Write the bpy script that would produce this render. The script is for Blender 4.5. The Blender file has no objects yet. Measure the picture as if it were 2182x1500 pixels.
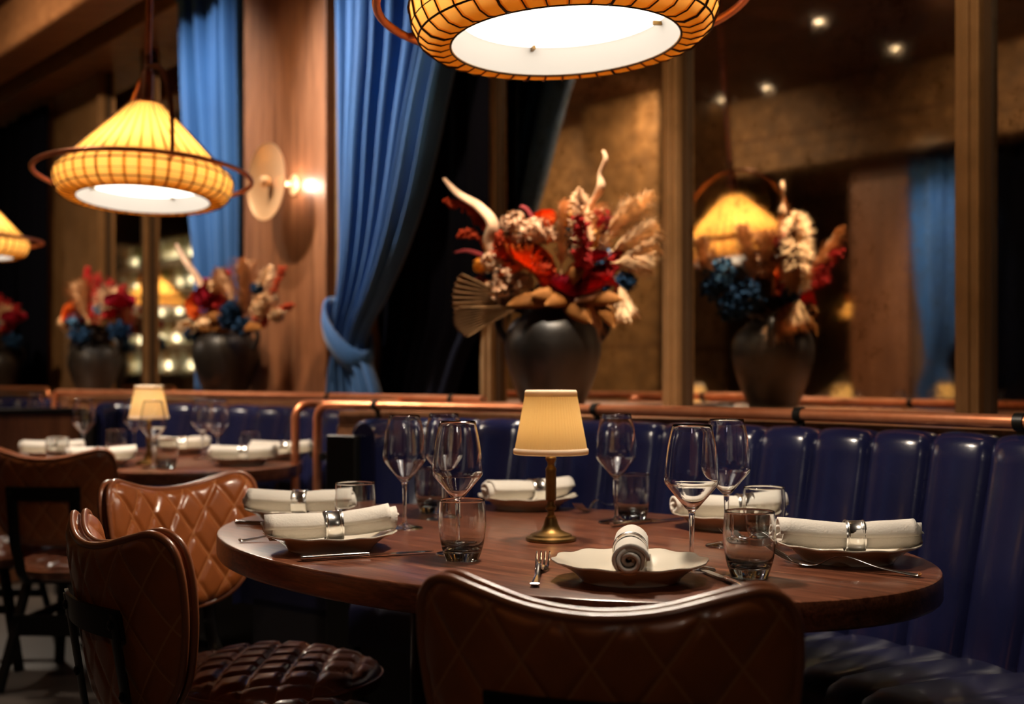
import bpy, math, random
from mathutils import Vector, Matrix

random.seed(7)
PI = math.pi
SC = bpy.context.scene
COL = SC.collection

# ------------------------------------------------------------------ camera, world, exposure
FPX, CX, HY, CAMZ = 2550.0, 1091.0, 810.0, 1.06
cam_d = bpy.data.cameras.new('camera')
cam = bpy.data.objects.new('camera', cam_d)
COL.objects.link(cam)
cam.location = (0, 0, CAMZ)
cam.rotation_euler = (PI / 2, 0, 0)
cam_d.sensor_width = 36.0
cam_d.lens = FPX / 2182 * 36.0
cam_d.shift_y = (HY - 750) / 2182
cam_d.clip_start = 0.05
cam_d.dof.use_dof = True
cam_d.dof.focus_distance = 2.0
cam_d.dof.aperture_fstop = 2.8
cam_d.dof.aperture_blades = 9
SC.camera = cam

world = bpy.data.worlds.new('world')
SC.world = world
world.use_nodes = True
world.node_tree.nodes['Background'].inputs[0].default_value = (1, 0.72, 0.5, 1)
world.node_tree.nodes['Background'].inputs[1].default_value = 0.05
SC.view_settings.view_transform = 'Standard'
SC.view_settings.look = 'None'
SC.view_settings.gamma = 1
SC.view_settings.exposure = 0.0
SC.cycles.max_bounces = 12
SC.cycles.diffuse_bounces = 4
SC.cycles.glossy_bounces = 5
SC.cycles.transmission_bounces = 12
SC.cycles.transparent_max_bounces = 8
SC.cycles.sample_clamp_indirect = 12.0
SC.cycles.use_denoising = True
SC.cycles.caustics_reflective = False
SC.cycles.caustics_refractive = True

WARM = (1.0, 0.74, 0.48)
NEUT = (1.0, 0.86, 0.70)
COOL = (0.92, 0.96, 1.0)

# plan frame of the mirrored wall: N points to the wall, U runs along it away from the camera
AW = math.radians(40)
NV = Vector((math.cos(AW), math.sin(AW), 0))
UV_ = Vector((-math.sin(AW), math.cos(AW), 0))
NM = 3.32            # distance of the mirrored wall


def ns(n, s, z=0.0):
    return NV * n + UV_ * s + Vector((0, 0, z))


def s_at(x, n):      # position along the wall, at distance n, of image column x
    r = (x - CX) / FPX
    t = n / (NV.x * r + NV.y)
    return t * (UV_.x * r + UV_.y)


def at(x, y, D):     # point at image (x, y) and depth D
    return Vector(((x - CX) / FPX * D, D, CAMZ - (y - HY) / FPX * D))


def on(x, y, z):     # point at image (x, y) on height z
    return at(x, y, (CAMZ - z) * FPX / (y - HY))


def mir(p):          # the place whose mirror image stands at p
    return p - NV * (2 * (p.dot(NV) - NM))


RZW = AW - PI / 2    # rotation that turns local +Y to NV


def area(name, loc, target, size, power, color, shape='DISK'):
    l = bpy.data.lights.new(name, 'AREA')
    l.shape = shape
    l.size = size
    l.energy = power
    l.color = color
    o = bpy.data.objects.new(name, l)
    COL.objects.link(o)
    o.location = loc
    o.rotation_euler = (Vector(target) - Vector(loc)).to_track_quat('-Z', 'Y').to_euler()
    return o


def spot(name, loc, target, power, angle, color, blend=1.0, radius=0.05):
    l = bpy.data.lights.new(name, 'SPOT')
    l.energy = power
    l.spot_size = math.radians(angle)
    l.spot_blend = blend
    l.color = color
    l.shadow_soft_size = radius
    o = bpy.data.objects.new(name, l)
    COL.objects.link(o)
    o.location = loc
    o.rotation_euler = (Vector(target) - Vector(loc)).to_track_quat('-Z', 'Y').to_euler()
    return o


def point(name, loc, power, color, radius=0.03, parent=None):
    l = bpy.data.lights.new(name, 'POINT')
    l.energy = power
    l.color = color
    l.shadow_soft_size = radius
    o = bpy.data.objects.new(name, l)
    COL.objects.link(o)
    o.location = loc
    if parent:
        o.parent = parent
    return o


CEIL = 3.55
# ceiling spots of the room, plus added fills: (x, y, target, power, angle, colour)
SPOTS = [
    (ns(1.5, s_at(860, 3.0) + 0.9), ns(3.0, s_at(795, 3.0), 2.2), 680, 48, COOL),       # main curtain
    (ns(1.6, s_at(455, 3.0) - 0.3), ns(3.0, s_at(450, 3.0), 2.3), 350, 60, COOL),       # second curtain
    (ns(1.5, s_at(640, 2.95) - 0.1), ns(3.0, s_at(630, 2.95), 1.25), 230, 80, WARM),     # panelled pier
    (ns(2.0, s_at(1215, 2.66) - 0.45), ns(2.66, s_at(1190, 2.66), 1.42), 330, 32, NEUT),  # big urn
    (ns(2.95, s_at(1330, 2.9) - 0.3, 3.24), ns(2.78, s_at(1195, 2.66), 1.35), 480, 44, NEUT),  # accent added to light the back of the big urn's flowers
    (ns(2.0, s_at(480, 2.62) - 0.3), ns(2.62, s_at(480, 2.62), 1.38), 330, 34, NEUT),   # second urn
    (ns(2.0, s_at(200, 2.7) - 0.3), ns(2.7, s_at(200, 2.7), 1.38), 300, 36, NEUT),      # third urn
    (ns(2.2, s_at(1440, 3.2) - 0.7), ns(3.2, s_at(1430, 3.2), 1.3), 260, 46, WARM),     # mullion right of the urn
    (ns(2.2, s_at(1052, 3.2) - 0.5), ns(3.2, s_at(1060, 3.2), 1.9), 140, 40, WARM),     # mullion left of the urn
    (ns(2.2, s_at(2078, 3.2) - 0.3), ns(3.2, s_at(2078, 3.2), 1.6), 170, 50, WARM),      # right mullion
    (ns(0.9, 4.6), ns(1.4, 4.4, 0.75), 120, 60, NEUT),                                  # second table
    (Vector((0.35, 1.5, 0)), Vector((0.3, 1.95, 0.75)), 75, 50, NEUT),                    # fill added over the front of the near table
    (ns(-0.9, -0.9, 2.4), ns(1.4, 1.6, 0.75), 14, 50, NEUT),                                 # weak fill added behind the camera, below the ceiling
    (ns(-0.3, 1.4), ns(-1.8, 1.4, 2.3), 60, 110, WARM),                                # bulkhead opposite
    (ns(-0.3, 4.2), ns(-1.8, 4.2, 2.3), 60, 110, WARM),
    (ns(-0.3, 7.0), ns(-1.8, 7.0, 2.3), 60, 110, WARM),
    (ns(-3.6, 6.0), ns(-4.2, 6.0, 0.5), 150, 90, WARM),
    (ns(-3.6, 9.5), ns(-4.2, 9.5, 0.5), 150, 90, WARM),
    (ns(0.6, 8.5), ns(0.6, 8.5, 0.5), 200, 90, WARM),
    (ns(0.8, 6.5), ns(3.2, 8.0, 1.8), 400, 80, WARM),                                   # far bays
]
for i, (a, b, p, ang, colr) in enumerate(SPOTS):
    spot('spot', Vector((a.x, a.y, a.z or CEIL - 0.06)), b, p, ang, colr)


# ------------------------------------------------------------------ materials
def mat(name, base, rough=0.5, metal=0.0, spec=0.5, coat=0.0, trans=0.0, ior=1.45, sheen=0.0):
    m = bpy.data.materials.new(name)
    m.use_nodes = True
    b = m.node_tree.nodes['Principled BSDF']
    b.inputs['Base Color'].default_value = (*base, 1)
    b.inputs['Roughness'].default_value = rough
    b.inputs['Metallic'].default_value = metal
    b.inputs['Specular IOR Level'].default_value = spec
    b.inputs['Coat Weight'].default_value = coat
    b.inputs['Coat Roughness'].default_value = 0.12
    b.inputs['Transmission Weight'].default_value = trans
    b.inputs['IOR'].default_value = ior
    b.inputs['Sheen Weight'].default_value = sheen
    return m


def nd(m, t, **kw):
    n = m.node_tree.nodes.new(t)
    for k, v in kw.items():
        setattr(n, k, v)
    return n


def lk(m, a, b):
    m.node_tree.links.new(a, b)


def pb(m):
    return m.node_tree.nodes['Principled BSDF']


def ramp(m, fac, stops):
    r = nd(m, 'ShaderNodeValToRGB')
    while len(r.color_ramp.elements) < len(stops):
        r.color_ramp.elements.new(0.5)
    for e, (p, c) in zip(r.color_ramp.elements, stops):
        e.position = p
        e.color = (*c, 1)
    lk(m, fac, r.inputs[0])
    return r


def coords(m, scale=(1, 1, 1), rot=(0, 0, 0), kind='Object'):
    t = nd(m, 'ShaderNodeTexCoord')
    mp = nd(m, 'ShaderNodeMapping')
    mp.inputs['Scale'].default_value = scale
    mp.inputs['Rotation'].default_value = rot
    lk(m, t.outputs[kind], mp.inputs[0])
    return mp.outputs[0]


def noise(m, vec, scale, detail=4, rough=0.55, dist=0.0):
    n = nd(m, 'ShaderNodeTexNoise')
    n.inputs['Scale'].default_value = scale
    n.inputs['Detail'].default_value = detail
    n.inputs['Roughness'].default_value = rough
    n.inputs['Distortion'].default_value = dist
    lk(m, vec, n.inputs['Vector'])
    return n.outputs[0]


def bump(m, h, strength=0.2, dist=0.01):
    b = nd(m, 'ShaderNodeBump')
    b.inputs['Strength'].default_value = strength
    b.inputs['Distance'].default_value = dist
    lk(m, h, b.inputs['Height'])
    lk(m, b.outputs[0], pb(m).inputs['Normal'])


def mottled(name, c1, c2, scale=8, rough=0.5, metal=0, bumps=0.0, coat=0.0, lo=0.35, hi=0.65, stretch=(1, 1, 1), kind='Object', spec=0.5, bscale=None, sheen=0):
    m = mat(name, c1, rough, metal, spec, coat, sheen=sheen)
    v = coords(m, stretch, kind=kind)
    f = noise(m, v, scale, 6)
    r = ramp(m, f, [(lo, c1), (hi, c2)])
    lk(m, r.outputs[0], pb(m).inputs['Base Color'])
    if bumps:
        bump(m, noise(m, v, bscale or scale * 4, 4), bumps, 0.004)
    return m


def wood(name, c1, c2, c3, stretch, rough=0.35, coat=0.2, scale=6, kind='Object', rot=(0, 0, 0), bmp=0.08, fine=0.55):
    m = mat(name, c1, rough, 0, 0.5, coat)
    v = coords(m, stretch, rot, kind)
    f = noise(m, v, scale, 8, 0.6, 0.6)
    r = ramp(m, f, [(0.3, c1), (0.52, c2), (0.72, c3)])
    f2 = noise(m, v, scale * 5, 3, 0.6)
    mx = nd(m, 'ShaderNodeMixRGB', blend_type='MULTIPLY')
    mx.inputs[0].default_value = fine
    r2 = ramp(m, f2, [(0.35, (0.45, 0.45, 0.45)), (0.6, (1, 1, 1))])
    lk(m, r.outputs[0], mx.inputs[1])
    lk(m, r2.outputs[0], mx.inputs[2])
    lk(m, mx.outputs[0], pb(m).inputs['Base Color'])
    bump(m, f2, bmp, 0.002)
    return m


def leather(name, base, stitch, pitch, rough=0.34, coat=0.25):
    """quilted leather: the stitched diamonds follow the cushion's own (a, b) chart kept in the UV map"""
    m = mat(name, base, rough, 0, 0.5, coat)
    tc = nd(m, 'ShaderNodeTexCoord')
    sp = nd(m, 'ShaderNodeSeparateXYZ')
    lk(m, tc.outputs['UV'], sp.inputs[0])

    def mth(op, a, b=None):
        n = nd(m, 'ShaderNodeMath', operation=op)
        for i, q in enumerate((a, b)):
            if q is None:
                continue
            if isinstance(q, (int, float)):
                n.inputs[i].default_value = q
            else:
                lk(m, q, n.inputs[i])
        return n.outputs[0]
    kx, ky = 1.0 / pitch[0], 1.0 / pitch[1]
    a = mth('MULTIPLY', sp.outputs[0], kx)
    b = mth('MULTIPLY', sp.outputs[1], ky)
    p = mth('PINGPONG', mth('ADD', a, b), 0.5)
    q = mth('PINGPONG', mth('SUBTRACT', a, b), 0.5)
    d = mth('MINIMUM', p, q)
    f = noise(m, coords(m), 9, 5)
    r = ramp(m, f, [(0.3, tuple(c * 0.78 for c in base)), (0.7, tuple(c * 1.15 for c in base))])
    s = ramp(m, d, [(0.0, (1, 1, 1)), (0.018, (1, 1, 1)), (0.03, (0, 0, 0))])
    mx = nd(m, 'ShaderNodeMixRGB')
    lk(m, s.outputs[0], mx.inputs[0])
    lk(m, r.outputs[0], mx.inputs[1])
    mx.inputs[2].default_value = (*stitch, 1)
    lk(m, mx.outputs[0], pb(m).inputs['Base Color'])
    bump(m, noise(m, coords(m), 160, 3), 0.06, 0.002)
    return m


def translucent(name, col_t, col_d, mixf=0.35, rough=0.6):
    m = bpy.data.materials.new(name)
    m.use_nodes = True
    nt = m.node_tree
    nt.nodes.remove(nt.nodes['Principled BSDF'])
    t = nd(m, 'ShaderNodeBsdfTranslucent')
    d = nd(m, 'ShaderNodeBsdfDiffuse')
    x = nd(m, 'ShaderNodeMixShader')
    t.inputs[0].default_value = (*col_t, 1)
    d.inputs[0].default_value = (*col_d, 1)
    x.inputs[0].default_value = mixf
    lk(m, t.outputs[0], x.inputs[1])
    lk(m, d.outputs[0], x.inputs[2])
    lk(m, x.outputs[0], nt.nodes['Material Output'].inputs[0])
    return m, t, d


def emit(name, color, strength):
    m = bpy.data.materials.new(name)
    m.use_nodes = True
    nt = m.node_tree
    nt.nodes.remove(nt.nodes['Principled BSDF'])
    e = nd(m, 'ShaderNodeEmission')
    e.inputs[0].default_value = (*color, 1)
    e.inputs[1].default_value = strength
    lk(m, e.outputs[0], nt.nodes['Material Output'].inputs[0])
    return m


M = {}
M['copper'] = mottled('copper', (0.72, 0.25, 0.11), (0.84, 0.34, 0.17), 14, 0.36, 0.85)
M['copper_dark'] = mottled('aged_copper', (0.30, 0.11, 0.05), (0.42, 0.17, 0.08), 14, 0.35, 1.0)
M['black_metal'] = mat('black_metal', (0.012, 0.011, 0.010), 0.42, 0.6)
M['dark_wire'] = mat('dark_wire', (0.05, 0.022, 0.008), 0.5, 0.6)
M['silver'] = mat('silver', (0.86, 0.84, 0.80), 0.24, 1.0)
M['steel'] = mat('cutlery_steel', (0.62, 0.60, 0.58), 0.16, 1.0)
M['brass'] = mottled('aged_brass', (0.17, 0.095, 0.030), (0.29, 0.17, 0.058), 20, 0.42, 1.0)
M['bright_brass'] = mat('polished_brass', (0.90, 0.56, 0.30), 0.4, 0.7)
M['bronze'] = mottled('bronze_frame', (0.20, 0.105, 0.04), (0.27, 0.145, 0.06), 6, 0.42, 0.35)
M['bronze_dark'] = mat('dark_bronze_reveal', (0.05, 0.025, 0.010), 0.45, 0.3)
M['leather'] = leather('tan_quilted_leather', (0.30, 0.080, 0.019), (0.40, 0.145, 0.05), (0.078, 0.115))
M['seat_leather'] = leather('brown_quilted_seat_leather', (0.21, 0.070, 0.037), (0.30, 0.13, 0.07), (0.115, 0.085), 0.3, 0.35)
M['piping'] = mat('leather_piping', (0.24, 0.075, 0.03), 0.3, 0, 0.5, 0.3)
M['navy'] = mottled('navy_leather', (0.005, 0.006, 0.026), (0.010, 0.011, 0.042), 3.5, 0.22, 0, 0.05, 0.25, bscale=120)
M['navy_seat'] = mottled('navy_seat_leather', (0.006, 0.007, 0.026), (0.012, 0.012, 0.042), 3.5, 0.42, 0, 0.05, 0.05, bscale=120)
M['plinth'] = mat('dark_plinth', (0.01, 0.009, 0.012), 0.5)
M['walnut'] = wood('walnut_top', (0.070, 0.021, 0.010), (0.165, 0.052, 0.025), (0.27, 0.095, 0.047), (1.2, 16, 16), 0.32, 0.22, 3.0, fine=0.85)
M['pier_wood'] = wood('pier_panelling', (0.15, 0.055, 0.022), (0.25, 0.098, 0.042), (0.33, 0.14, 0.062), (9, 9, 0.55), 0.42, 0.1, 2.2)
M['ledge_wood'] = wood('ledge_wood', (0.15, 0.06, 0.026), (0.24, 0.10, 0.045), (0.31, 0.14, 0.065), (1.0, 14, 14), 0.36, 0.15, 2.5)
M['ceramic'] = mat('ivory_ceramic', (0.66, 0.60, 0.50), 0.16, 0, 0.5, 0.3)
M['linen'] = mottled('white_linen', (0.60, 0.555, 0.49), (0.67, 0.62, 0.55), 5, 0.9, 0, 0.25, bscale=260, sheen=0.2)
M['glass'] = mat('clear_glass', (1, 1, 1), 0.0, 0, 0.5, 0, 1.0, 1.5)
m = mat('smoked_glass', (0.8, 0.84, 0.84), 0.0, 0, 0.5, 0, 1.0, 1.5)
tc = nd(m, 'ShaderNodeTexCoord')
sp = nd(m, 'ShaderNodeSeparateXYZ')
lk(m, tc.outputs['Object'], sp.inputs[0])
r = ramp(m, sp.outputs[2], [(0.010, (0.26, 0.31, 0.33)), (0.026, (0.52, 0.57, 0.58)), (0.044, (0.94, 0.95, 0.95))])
lk(m, r.outputs[0], pb(m).inputs['Base Color'])
M['smoked'] = m
M['urn'] = mottled('charcoal_urn', (0.005, 0.0035, 0.0025), (0.024, 0.016, 0.011), 5, 0.42, 0, 0.3, bscale=30)
M['velvet'] = mottled('blue_velvet', (0.010, 0.066, 0.19), (0.016, 0.090, 0.24), 5, 0.75, 0, 0.1, stretch=(1, 1, 0.3), bscale=60, sheen=0.25)
M['dark_shaded_drape'] = mat('midnight_shaded_drape', (0.0016, 0.0017, 0.005), 0.9, spec=0.1)  # dark drapes; also unlit velvet, its shade painted into the colour
M['floor'] = mottled('dark_floor', (0.045, 0.036, 0.030), (0.075, 0.060, 0.05), 3, 0.45, 0, 0.1)
M['ceiling'] = mottled('brown_ceiling', (0.12, 0.052, 0.02), (0.18, 0.08, 0.032), 3, 0.7)
M['beam'] = wood('ceiling_beam', (0.22, 0.095, 0.038), (0.32, 0.145, 0.06), (0.38, 0.18, 0.075), (1, 10, 10), 0.5, 0.0, 2.0)
M['stone'] = mottled('ochre_stone', (0.12, 0.062, 0.022), (0.27, 0.145, 0.055), 9, 0.6, 0, 0.2)
M['wall_dark'] = mottled('brown_wall', (0.10, 0.045, 0.018), (0.15, 0.07, 0.03), 3, 0.7)

# foxed antique mirror
m = mat('antique_mirror', (0.5, 0.42, 0.3), 0.06, 1.0)
v = coords(m, (1, 1, 1))
f = noise(m, v, 22, 8, 0.7)
f2 = noise(m, v, 2.6, 5, 0.6)
ad = nd(m, 'ShaderNodeMath', operation='ADD')
ml = nd(m, 'ShaderNodeMath', operation='MULTIPLY')
lk(m, f2, ml.inputs[0])
ml.inputs[1].default_value = 0.6
lk(m, f, ad.inputs[0])
lk(m, ml.outputs[0], ad.inputs[1])
r = ramp(m, ad.outputs[0], [(0.55, (0.42, 0.32, 0.20)), (0.74, (0.88, 0.78, 0.62)), (0.95, (0.94, 0.86, 0.74))])
lk(m, r.outputs[0], pb(m).inputs['Base Color'])
r2 = ramp(m, f, [(0.3, (0.07, 0.07, 0.07)), (0.7, (0.015, 0.015, 0.015))])
lk(m, r2.outputs[0], pb(m).inputs['Roughness'])
M['mirror'] = m

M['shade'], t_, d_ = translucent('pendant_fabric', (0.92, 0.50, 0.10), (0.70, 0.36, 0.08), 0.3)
m = M['shade']
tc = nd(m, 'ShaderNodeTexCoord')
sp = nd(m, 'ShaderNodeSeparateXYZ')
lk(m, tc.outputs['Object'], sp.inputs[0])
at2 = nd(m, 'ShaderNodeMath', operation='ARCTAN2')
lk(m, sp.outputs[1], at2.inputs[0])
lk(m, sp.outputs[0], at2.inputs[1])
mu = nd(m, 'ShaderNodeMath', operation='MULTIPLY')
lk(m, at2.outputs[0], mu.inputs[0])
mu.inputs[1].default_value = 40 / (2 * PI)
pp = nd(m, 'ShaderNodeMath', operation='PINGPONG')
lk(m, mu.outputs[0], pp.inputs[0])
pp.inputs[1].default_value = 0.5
rr = ramp(m, pp.outputs[0], [(0.0, (0.70, 0.26, 0.03)), (0.10, (0.74, 0.29, 0.04)), (0.16, (0.95, 0.56, 0.15)), (1.0, (0.98, 0.60, 0.18))])  # darker stripes: slat seams, with the ribs' shadows painted in
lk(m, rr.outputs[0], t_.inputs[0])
M['liner'] = mat('white_liner', (0.86, 0.82, 0.76), 0.8)
M['diffuser'] = emit('lamp_diffuser', (1.0, 0.90, 0.78), 3.6)
M['lamp_shade'], t_, d_ = translucent('pleated_silk', (0.95, 0.64, 0.25), (0.76, 0.58, 0.34), 0.42)
M['shade_trim'], t_, d_ = translucent('silk_trim', (0.9, 0.72, 0.48), (0.82, 0.70, 0.54), 0.6)
M['bulb'] = emit('bulb_glow', (1.0, 0.78, 0.5), 14.0)
M['spot_lens'] = emit('downlight_lens', (1.0, 0.74, 0.48), 9.0)
M['strip'] = emit('shelf_light', (1.0, 0.92, 0.62), 7.0)

FL = dict(cream=(0.62, 0.38, 0.23), pampas=(0.62, 0.36, 0.19), wheat=(0.78, 0.52, 0.29), orange=(0.72, 0.13, 0.018), rust=(0.42, 0.05, 0.015),
          red=(0.40, 0.022, 0.02), crimson=(0.32, 0.01, 0.025), burgundy=(0.16, 0.02, 0.02), ochre=(0.62, 0.26, 0.03), blue=(0.010, 0.035, 0.085),
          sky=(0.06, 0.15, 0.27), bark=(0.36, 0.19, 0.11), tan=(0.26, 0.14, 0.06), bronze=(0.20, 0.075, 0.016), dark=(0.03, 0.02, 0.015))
for k, c in FL.items():
    M['f_' + k] = mottled('dried_' + k, tuple(q * 0.72 for q in c), tuple(min(1, q * 1.15) for q in c), 18, 0.8, spec=0.12)


# ------------------------------------------------------------------ mesh helpers
class MB:
    def __init__(s):
        s.v, s.f, s.uv = [], [], None

    def add(s, vs, fs):
        o = len(s.v)
        s.v.extend([tuple(p) for p in vs])
        s.f.extend([tuple(i + o for i in f) for f in fs])

    def box(s, c, size, rot=None):
        hx, hy, hz = size[0] / 2, size[1] / 2, size[2] / 2
        vs = [Vector((x, y, z)) for x in (-hx, hx) for y in (-hy, hy) for z in (-hz, hz)]
        if rot is not None:
            vs = [rot @ p for p in vs]
        vs = [p + Vector(c) for p in vs]
        s.add(vs, [(0, 1, 3, 2), (4, 6, 7, 5), (0, 4, 5, 1), (2, 3, 7, 6), (0, 2, 6, 4), (1, 5, 7, 3)])

    def bar(s, a, b, w, t, up=(0, 0, 1)):
        a, b = Vector(a), Vector(b)
        d = b - a
        L = d.length
        d.normalize()
        x = d.cross(Vector(up))
        if x.length < 1e-4:
            x = d.cross(Vector((1, 0, 0)))
        x.normalize()
        y = d.cross(x)
        R = Matrix((x, y, d)).transposed()
        s.box((a + b) / 2, (w, t, L), R)

    def lathe(s, prof, seg=32, c=(0, 0, 0), mod=None):
        c = Vector(c)
        vs, fs = [], []
        n = len(prof)
        for i in range(seg):
            th = 2 * PI * i / seg
            for (r, z) in prof:
                rr, zz = (r, z) if mod is None else mod(r, z, th)
                vs.append(c + Vector((rr * math.cos(th), rr * math.sin(th), zz)))
        for i in range(seg):
            j = (i + 1) % seg
            for k in range(n - 1):
                fs.append((i * n + k, j * n + k, j * n + k + 1, i * n + k + 1))
        s.add(vs, fs)

    def tube(s, pts, rad, seg=10, closed=False, caps=True, flat=1.0, up=None):
        pts = [Vector(p) for p in pts]
        n = len(pts)
        if not hasattr(rad, '__len__'):
            rad = [rad] * n
        vs, fs = [], []
        prev = None
        for i, p in enumerate(pts):
            a = pts[(i - 1) % n] if (closed or i > 0) else p
            b = pts[(i + 1) % n] if (closed or i < n - 1) else p
            d = (b - a)
            if d.length < 1e-9:
                d = Vector((0, 0, 1))
            d.normalize()
            if up is not None:
                x = Vector(up).cross(d)
                if x.length < 1e-4:
                    x = d.orthogonal()
            elif prev is None:
                x = d.orthogonal()
            else:
                x = prev - d * prev.dot(d)
                if x.length < 1e-5:
                    x = d.orthogonal()
            x.normalize()
            prev = x
            y = d.cross(x)
            for k in range(seg):
                th = 2 * PI * k / seg
                vs.append(p + (x * math.cos(th) + y * math.sin(th) * flat) * rad[i])
        m = n if closed else n - 1
        for i in range(m):
            j = (i + 1) % n
            for k in range(seg):
                l = (k + 1) % seg
                fs.append((i * seg + k, i * seg + l, j * seg + l, j * seg + k))
        if caps and not closed:
            fs.append(tuple(range(seg))[::-1])
            fs.append(tuple((n - 1) * seg + k for k in range(seg)))
        s.add(vs, fs)

    def grid(s, rows):
        o = len(s.v)
        h, w = len(rows), len(rows[0])
        vs = [p for r_ in rows for p in r_]
        fs = [(i * w + j, i * w + j + 1, (i + 1) * w + j + 1, (i + 1) * w + j) for i in range(h - 1) for j in range(w - 1)]
        s.add(vs, fs)

    def build(s, name, material, parent=None, smooth=True, sharp=40, bevel=0.0, uv=None):
        me = bpy.data.meshes.new(name)
        me.from_pydata(s.v, [], s.f)
        me.validate()
        if uv is not None:
            l = me.uv_layers.new(name='chart')
            for lp in me.loops:
                l.data[lp.index].uv = uv[lp.vertex_index]
        if smooth:
            me.polygons.foreach_set('use_smooth', [True] * len(me.polygons))
            if sharp:
                me.set_sharp_from_angle(angle=math.radians(sharp))
        me.materials.append(material)
        o = bpy.data.objects.new(name, me)
        COL.objects.link(o)
        if bevel:
            b = o.modifiers.new('bevel', 'BEVEL')
            b.width = bevel
            b.segments = 3
            b.limit_method = 'ANGLE'
        if parent:
            o.parent = parent
        return o


def tag(o, label, cat, group=None):
    o['label'] = label
    o['category'] = cat
    if group:
        o['group'] = group
    return o


def thing(name, label, cat, loc=(0, 0, 0), rz=0.0, group=None, rot=None):
    o = bpy.data.objects.new(name, None)
    o.empty_display_size = 0.05
    COL.objects.link(o)
    o.location = loc
    o.rotation_euler = rot if rot else (0, 0, rz)
    return tag(o, label, cat, group)


def struct(o):
    o['kind'] = 'structure'
    return o


def dup(root, loc, rz=0.0, label=None, group=None, rot=None, scale=None):
    def cp(o, parent):
        c = o.copy()
        COL.objects.link(c)
        if parent:
            c.parent = parent
        for ch in o.children:
            cp(ch, c)
        return c
    r_ = cp(root, None)
    r_.location = loc
    r_.rotation_euler = rot if rot else (0, 0, rz)
    if scale:
        r_.scale = (scale, scale, scale)
    if label:
        r_['label'] = label
    if group:
        r_['group'] = group
    return r_


def spline(pts, n=8, closed=False):
    pts = [Vector(p) for p in pts]
    m = len(pts)
    out = []
    rng = m if closed else m - 1
    for i in range(rng):
        if closed:
            p0, p1, p2, p3 = pts[(i - 1) % m], pts[i], pts[(i + 1) % m], pts[(i + 2) % m]
        else:
            p0, p1, p2, p3 = pts[max(0, i - 1)], pts[i], pts[i + 1], pts[min(m - 1, i + 2)]
        for k in range(n):
            t = k / n
            out.append(0.5 * ((2 * p1) + (p2 - p0) * t + (2 * p0 - 5 * p1 + 4 * p2 - p3) * t * t + (3 * p1 - p0 - 3 * p2 + p3) * t ** 3))
    if not closed:
        out.append(pts[-1])
    return out


def rbox(name, n0, n1, s0, s1, z0, z1, material, parent=None, bevel=0.004):
    """a box given in the wall's own frame"""
    mb = MB()
    vs = [ns(n, s, z) for n in (n0, n1) for s in (s0, s1) for z in (z0, z1)]
    mb.add(vs, [(0, 1, 3, 2), (4, 6, 7, 5), (0, 4, 5, 1), (2, 3, 7, 6), (0, 2, 6, 4), (1, 5, 7, 3)])
    return mb.build(name, material, parent, smooth=False, bevel=bevel)


# ------------------------------------------------------------------ room shell
mb = MB()
mb.box((-3, 6, -0.05), (44, 44, 0.1))
struct(mb.build('floor', M['floor'], smooth=False))
mb = MB()
mb.box((-3, 6, CEIL + 0.05), (44, 44, 0.1))
struct(mb.build('ceiling', M['ceiling'], smooth=False))
S0, S1 = -3.0, 17.0
struct(rbox('wall_back', NM + 0.03, NM + 0.15, S0, S1, 0, CEIL, M['wall_dark'], bevel=0))
struct(rbox('wall_right', -7, NM + 0.15, S0 - 0.15, S0, 0, CEIL, M['wall_dark'], bevel=0))
struct(rbox('wall_left', -7, NM + 0.15, S1, S1 + 0.15, 0, CEIL, M['wall_dark'], bevel=0))
struct(rbox('wall_front', -7.15, -7, S0, S1, 0, CEIL, M['wall_dark'], bevel=0))
LEDGE = 0.962

# mirrored bays between bronze mullions
mull = [(2078, 0.075), (1445, 0.07), (1052, 0.07), (320, 0.055), (226, 0.07), (118, 0.07), (58, 0.05)]
cols = [s_at(x, NM) for x, w in mull]
pier_r, pier_l = s_at(725, 3.0), s_at(512, 3.0)
edges = [S0 + 0.05, cols[0], cols[1], cols[2], pier_r + 0.1, pier_l - 0.1, cols[3], cols[4], cols[5], cols[6], S1 - 0.05]
k = 0
for i in range(len(edges) - 1):
    if i == 4:
        continue
    k += 1
    w = struct(rbox('window_%d' % k, NM, NM + 0.012, edges[i] + 0.005, edges[i + 1] - 0.005, LEDGE - 0.02, CEIL - 0.1, M['mirror'], bevel=0))
for i, (x, wd) in enumerate(mull):
    s = cols[i]
    o = struct(rbox('trim_%d' % (i + 1), NM - 0.05, NM + 0.02, s - wd / 2, s + wd / 2, LEDGE - 0.02, CEIL - 0.02, M['bronze'], bevel=0.004))
    rbox('reveal', NM - 0.062, NM - 0.045, s - wd * 0.16, s + wd * 0.16, LEDGE - 0.02, CEIL - 0.02, M['bronze_dark'] if i == 3 else M['bronze'], o, bevel=0.003)
    rbox('reveal', NM - 0.02, NM + 0.02, s - wd / 2 - 0.022, s - wd / 2, LEDGE - 0.02, CEIL - 0.02, M['bronze_dark'], o, bevel=0)

# panelled pier between the bays
struct(rbox('wall_pier', 3.0, NM + 0.03, pier_r + 0.13, pier_l - 0.04, 0, CEIL - 0.02, M['pier_wood'], bevel=0.006))
struct(rbox('trim_8', 3.05, NM + 0.03, pier_r + 0.0, pier_r + 0.13, 0, CEIL - 0.02, M['bronze'], bevel=0.004))
struct(rbox('trim_9', 3.02, NM + 0.03, pier_l - 0.04, pier_l, 0, CEIL - 0.02, M['bronze_dark'], bevel=0.004))
# plain brown panel in the far bays
struct(rbox('wall_panel', NM - 0.03, NM - 0.002, cols[4] + 0.05, cols[5] - 0.05, LEDGE, CEIL - 0.2, M['bronze'], bevel=0.004))

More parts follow.
